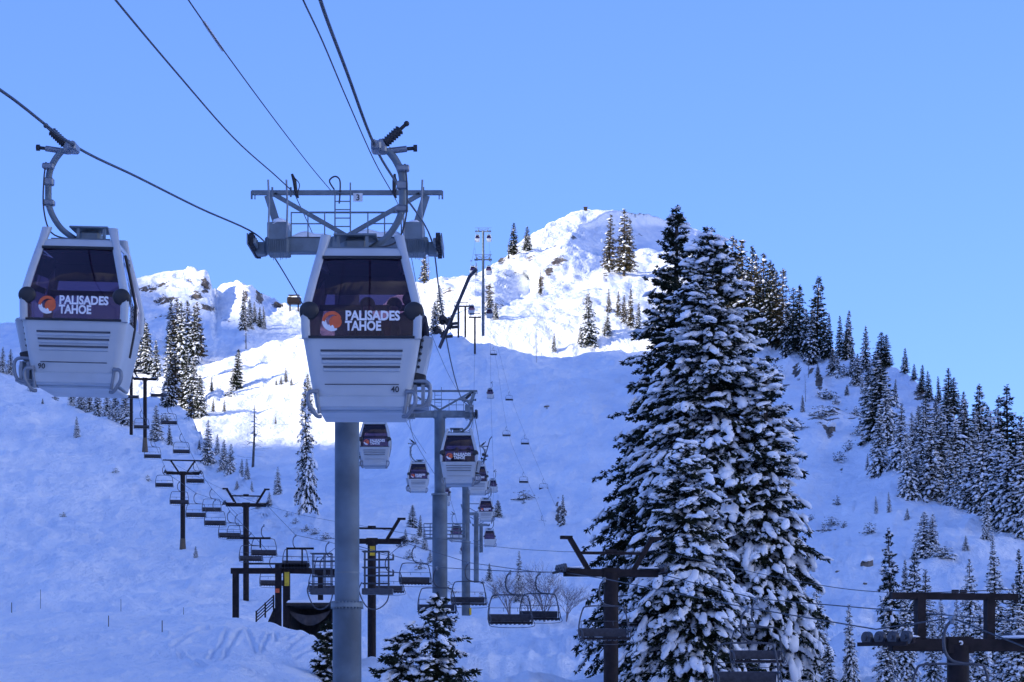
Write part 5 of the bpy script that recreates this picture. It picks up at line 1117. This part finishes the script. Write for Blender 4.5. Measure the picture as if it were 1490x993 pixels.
# bamboo marker poles on the left slope
for i, (x, y0, y1) in enumerate(((17, 877, 892), (59, 858, 886), (176, 872, 890), (158, 896, 912), (236, 903, 920), (267, 884, 894))):
    g = ground_hit(x, y1); d = g.y / K; t = empty('marker_pole', g); m = MB(); m.tube([(0, 0, -.3), (0, 0, (y1 - y0) / ppm(d))], .018, 5); tag(t, f'thin bamboo marker pole in the left snow, {ORD[i]} of six from left' if i != 3 else 'thin bamboo marker pole in the left snow, low between its neighbours', 'pole', 'marker poles in the snow')
    m.build('stick', 'bamboo', t)
# ------------------------------------------------------------------ world, sun, camera
w = bpy.data.worlds.new('World'); scene.world = w; w.use_nodes = True; nt = w.node_tree
bg = nt.nodes['Background']; sky = nt.nodes.new('ShaderNodeTexSky'); sky.sky_type = 'NISHITA'; sky.sun_disc = False
sky.sun_elevation = EL; sky.sun_rotation = math.atan2(lx, ly); sky.altitude = 2000; sky.air_density = 1.0; sky.dust_density = 2.5; sky.ozone_density = 2.5
tint = nt.nodes.new('ShaderNodeMix'); tint.data_type = 'RGBA'; tint.blend_type = 'MULTIPLY'; tint.inputs[0].default_value = 1; tint.inputs[7].default_value = (0.58, 0.87, 1.84, 1)
gm = nt.nodes.new('ShaderNodeGamma'); gm.inputs[1].default_value = 0.62; nt.links.new(sky.outputs[0], gm.inputs[0]); nt.links.new(gm.outputs[0], tint.inputs[6]); nt.links.new(tint.outputs[2], bg.inputs[0]); bg.inputs[1].default_value = 0.15
sd = bpy.data.lights.new('sun', 'SUN'); sd.energy = 3.7; sd.angle = math.radians(.5); sd.color = (1, .94, .80)
so = bpy.data.objects.new('sun', sd); COL.objects.link(so)
so.rotation_euler = Vector((lx * math.cos(EL), ly * math.cos(EL), math.sin(EL))).to_track_quat('Z', 'Y').to_euler()
cd = bpy.data.cameras.new('camera'); cam = bpy.data.objects.new('camera', cd); COL.objects.link(cam)
cam.location = (0, 0, 0); cam.rotation_euler = (math.radians(90), 0, 0)
cd.lens = 36 * F0 * K / 1490; cd.sensor_width = 36; cd.shift_y = (YH - 496.5) / 1490; cd.clip_end = 12000; cd.clip_start = .5
scene.camera = cam
vs = scene.view_settings; vs.view_transform = 'Standard'; vs.look = 'None'; vs.gamma = 1; vs.exposure = EXPO
scene.render.resolution_x = 1024; scene.render.resolution_y = 682
scene.cycles.max_bounces = 5; scene.cycles.transparent_max_bounces = 16
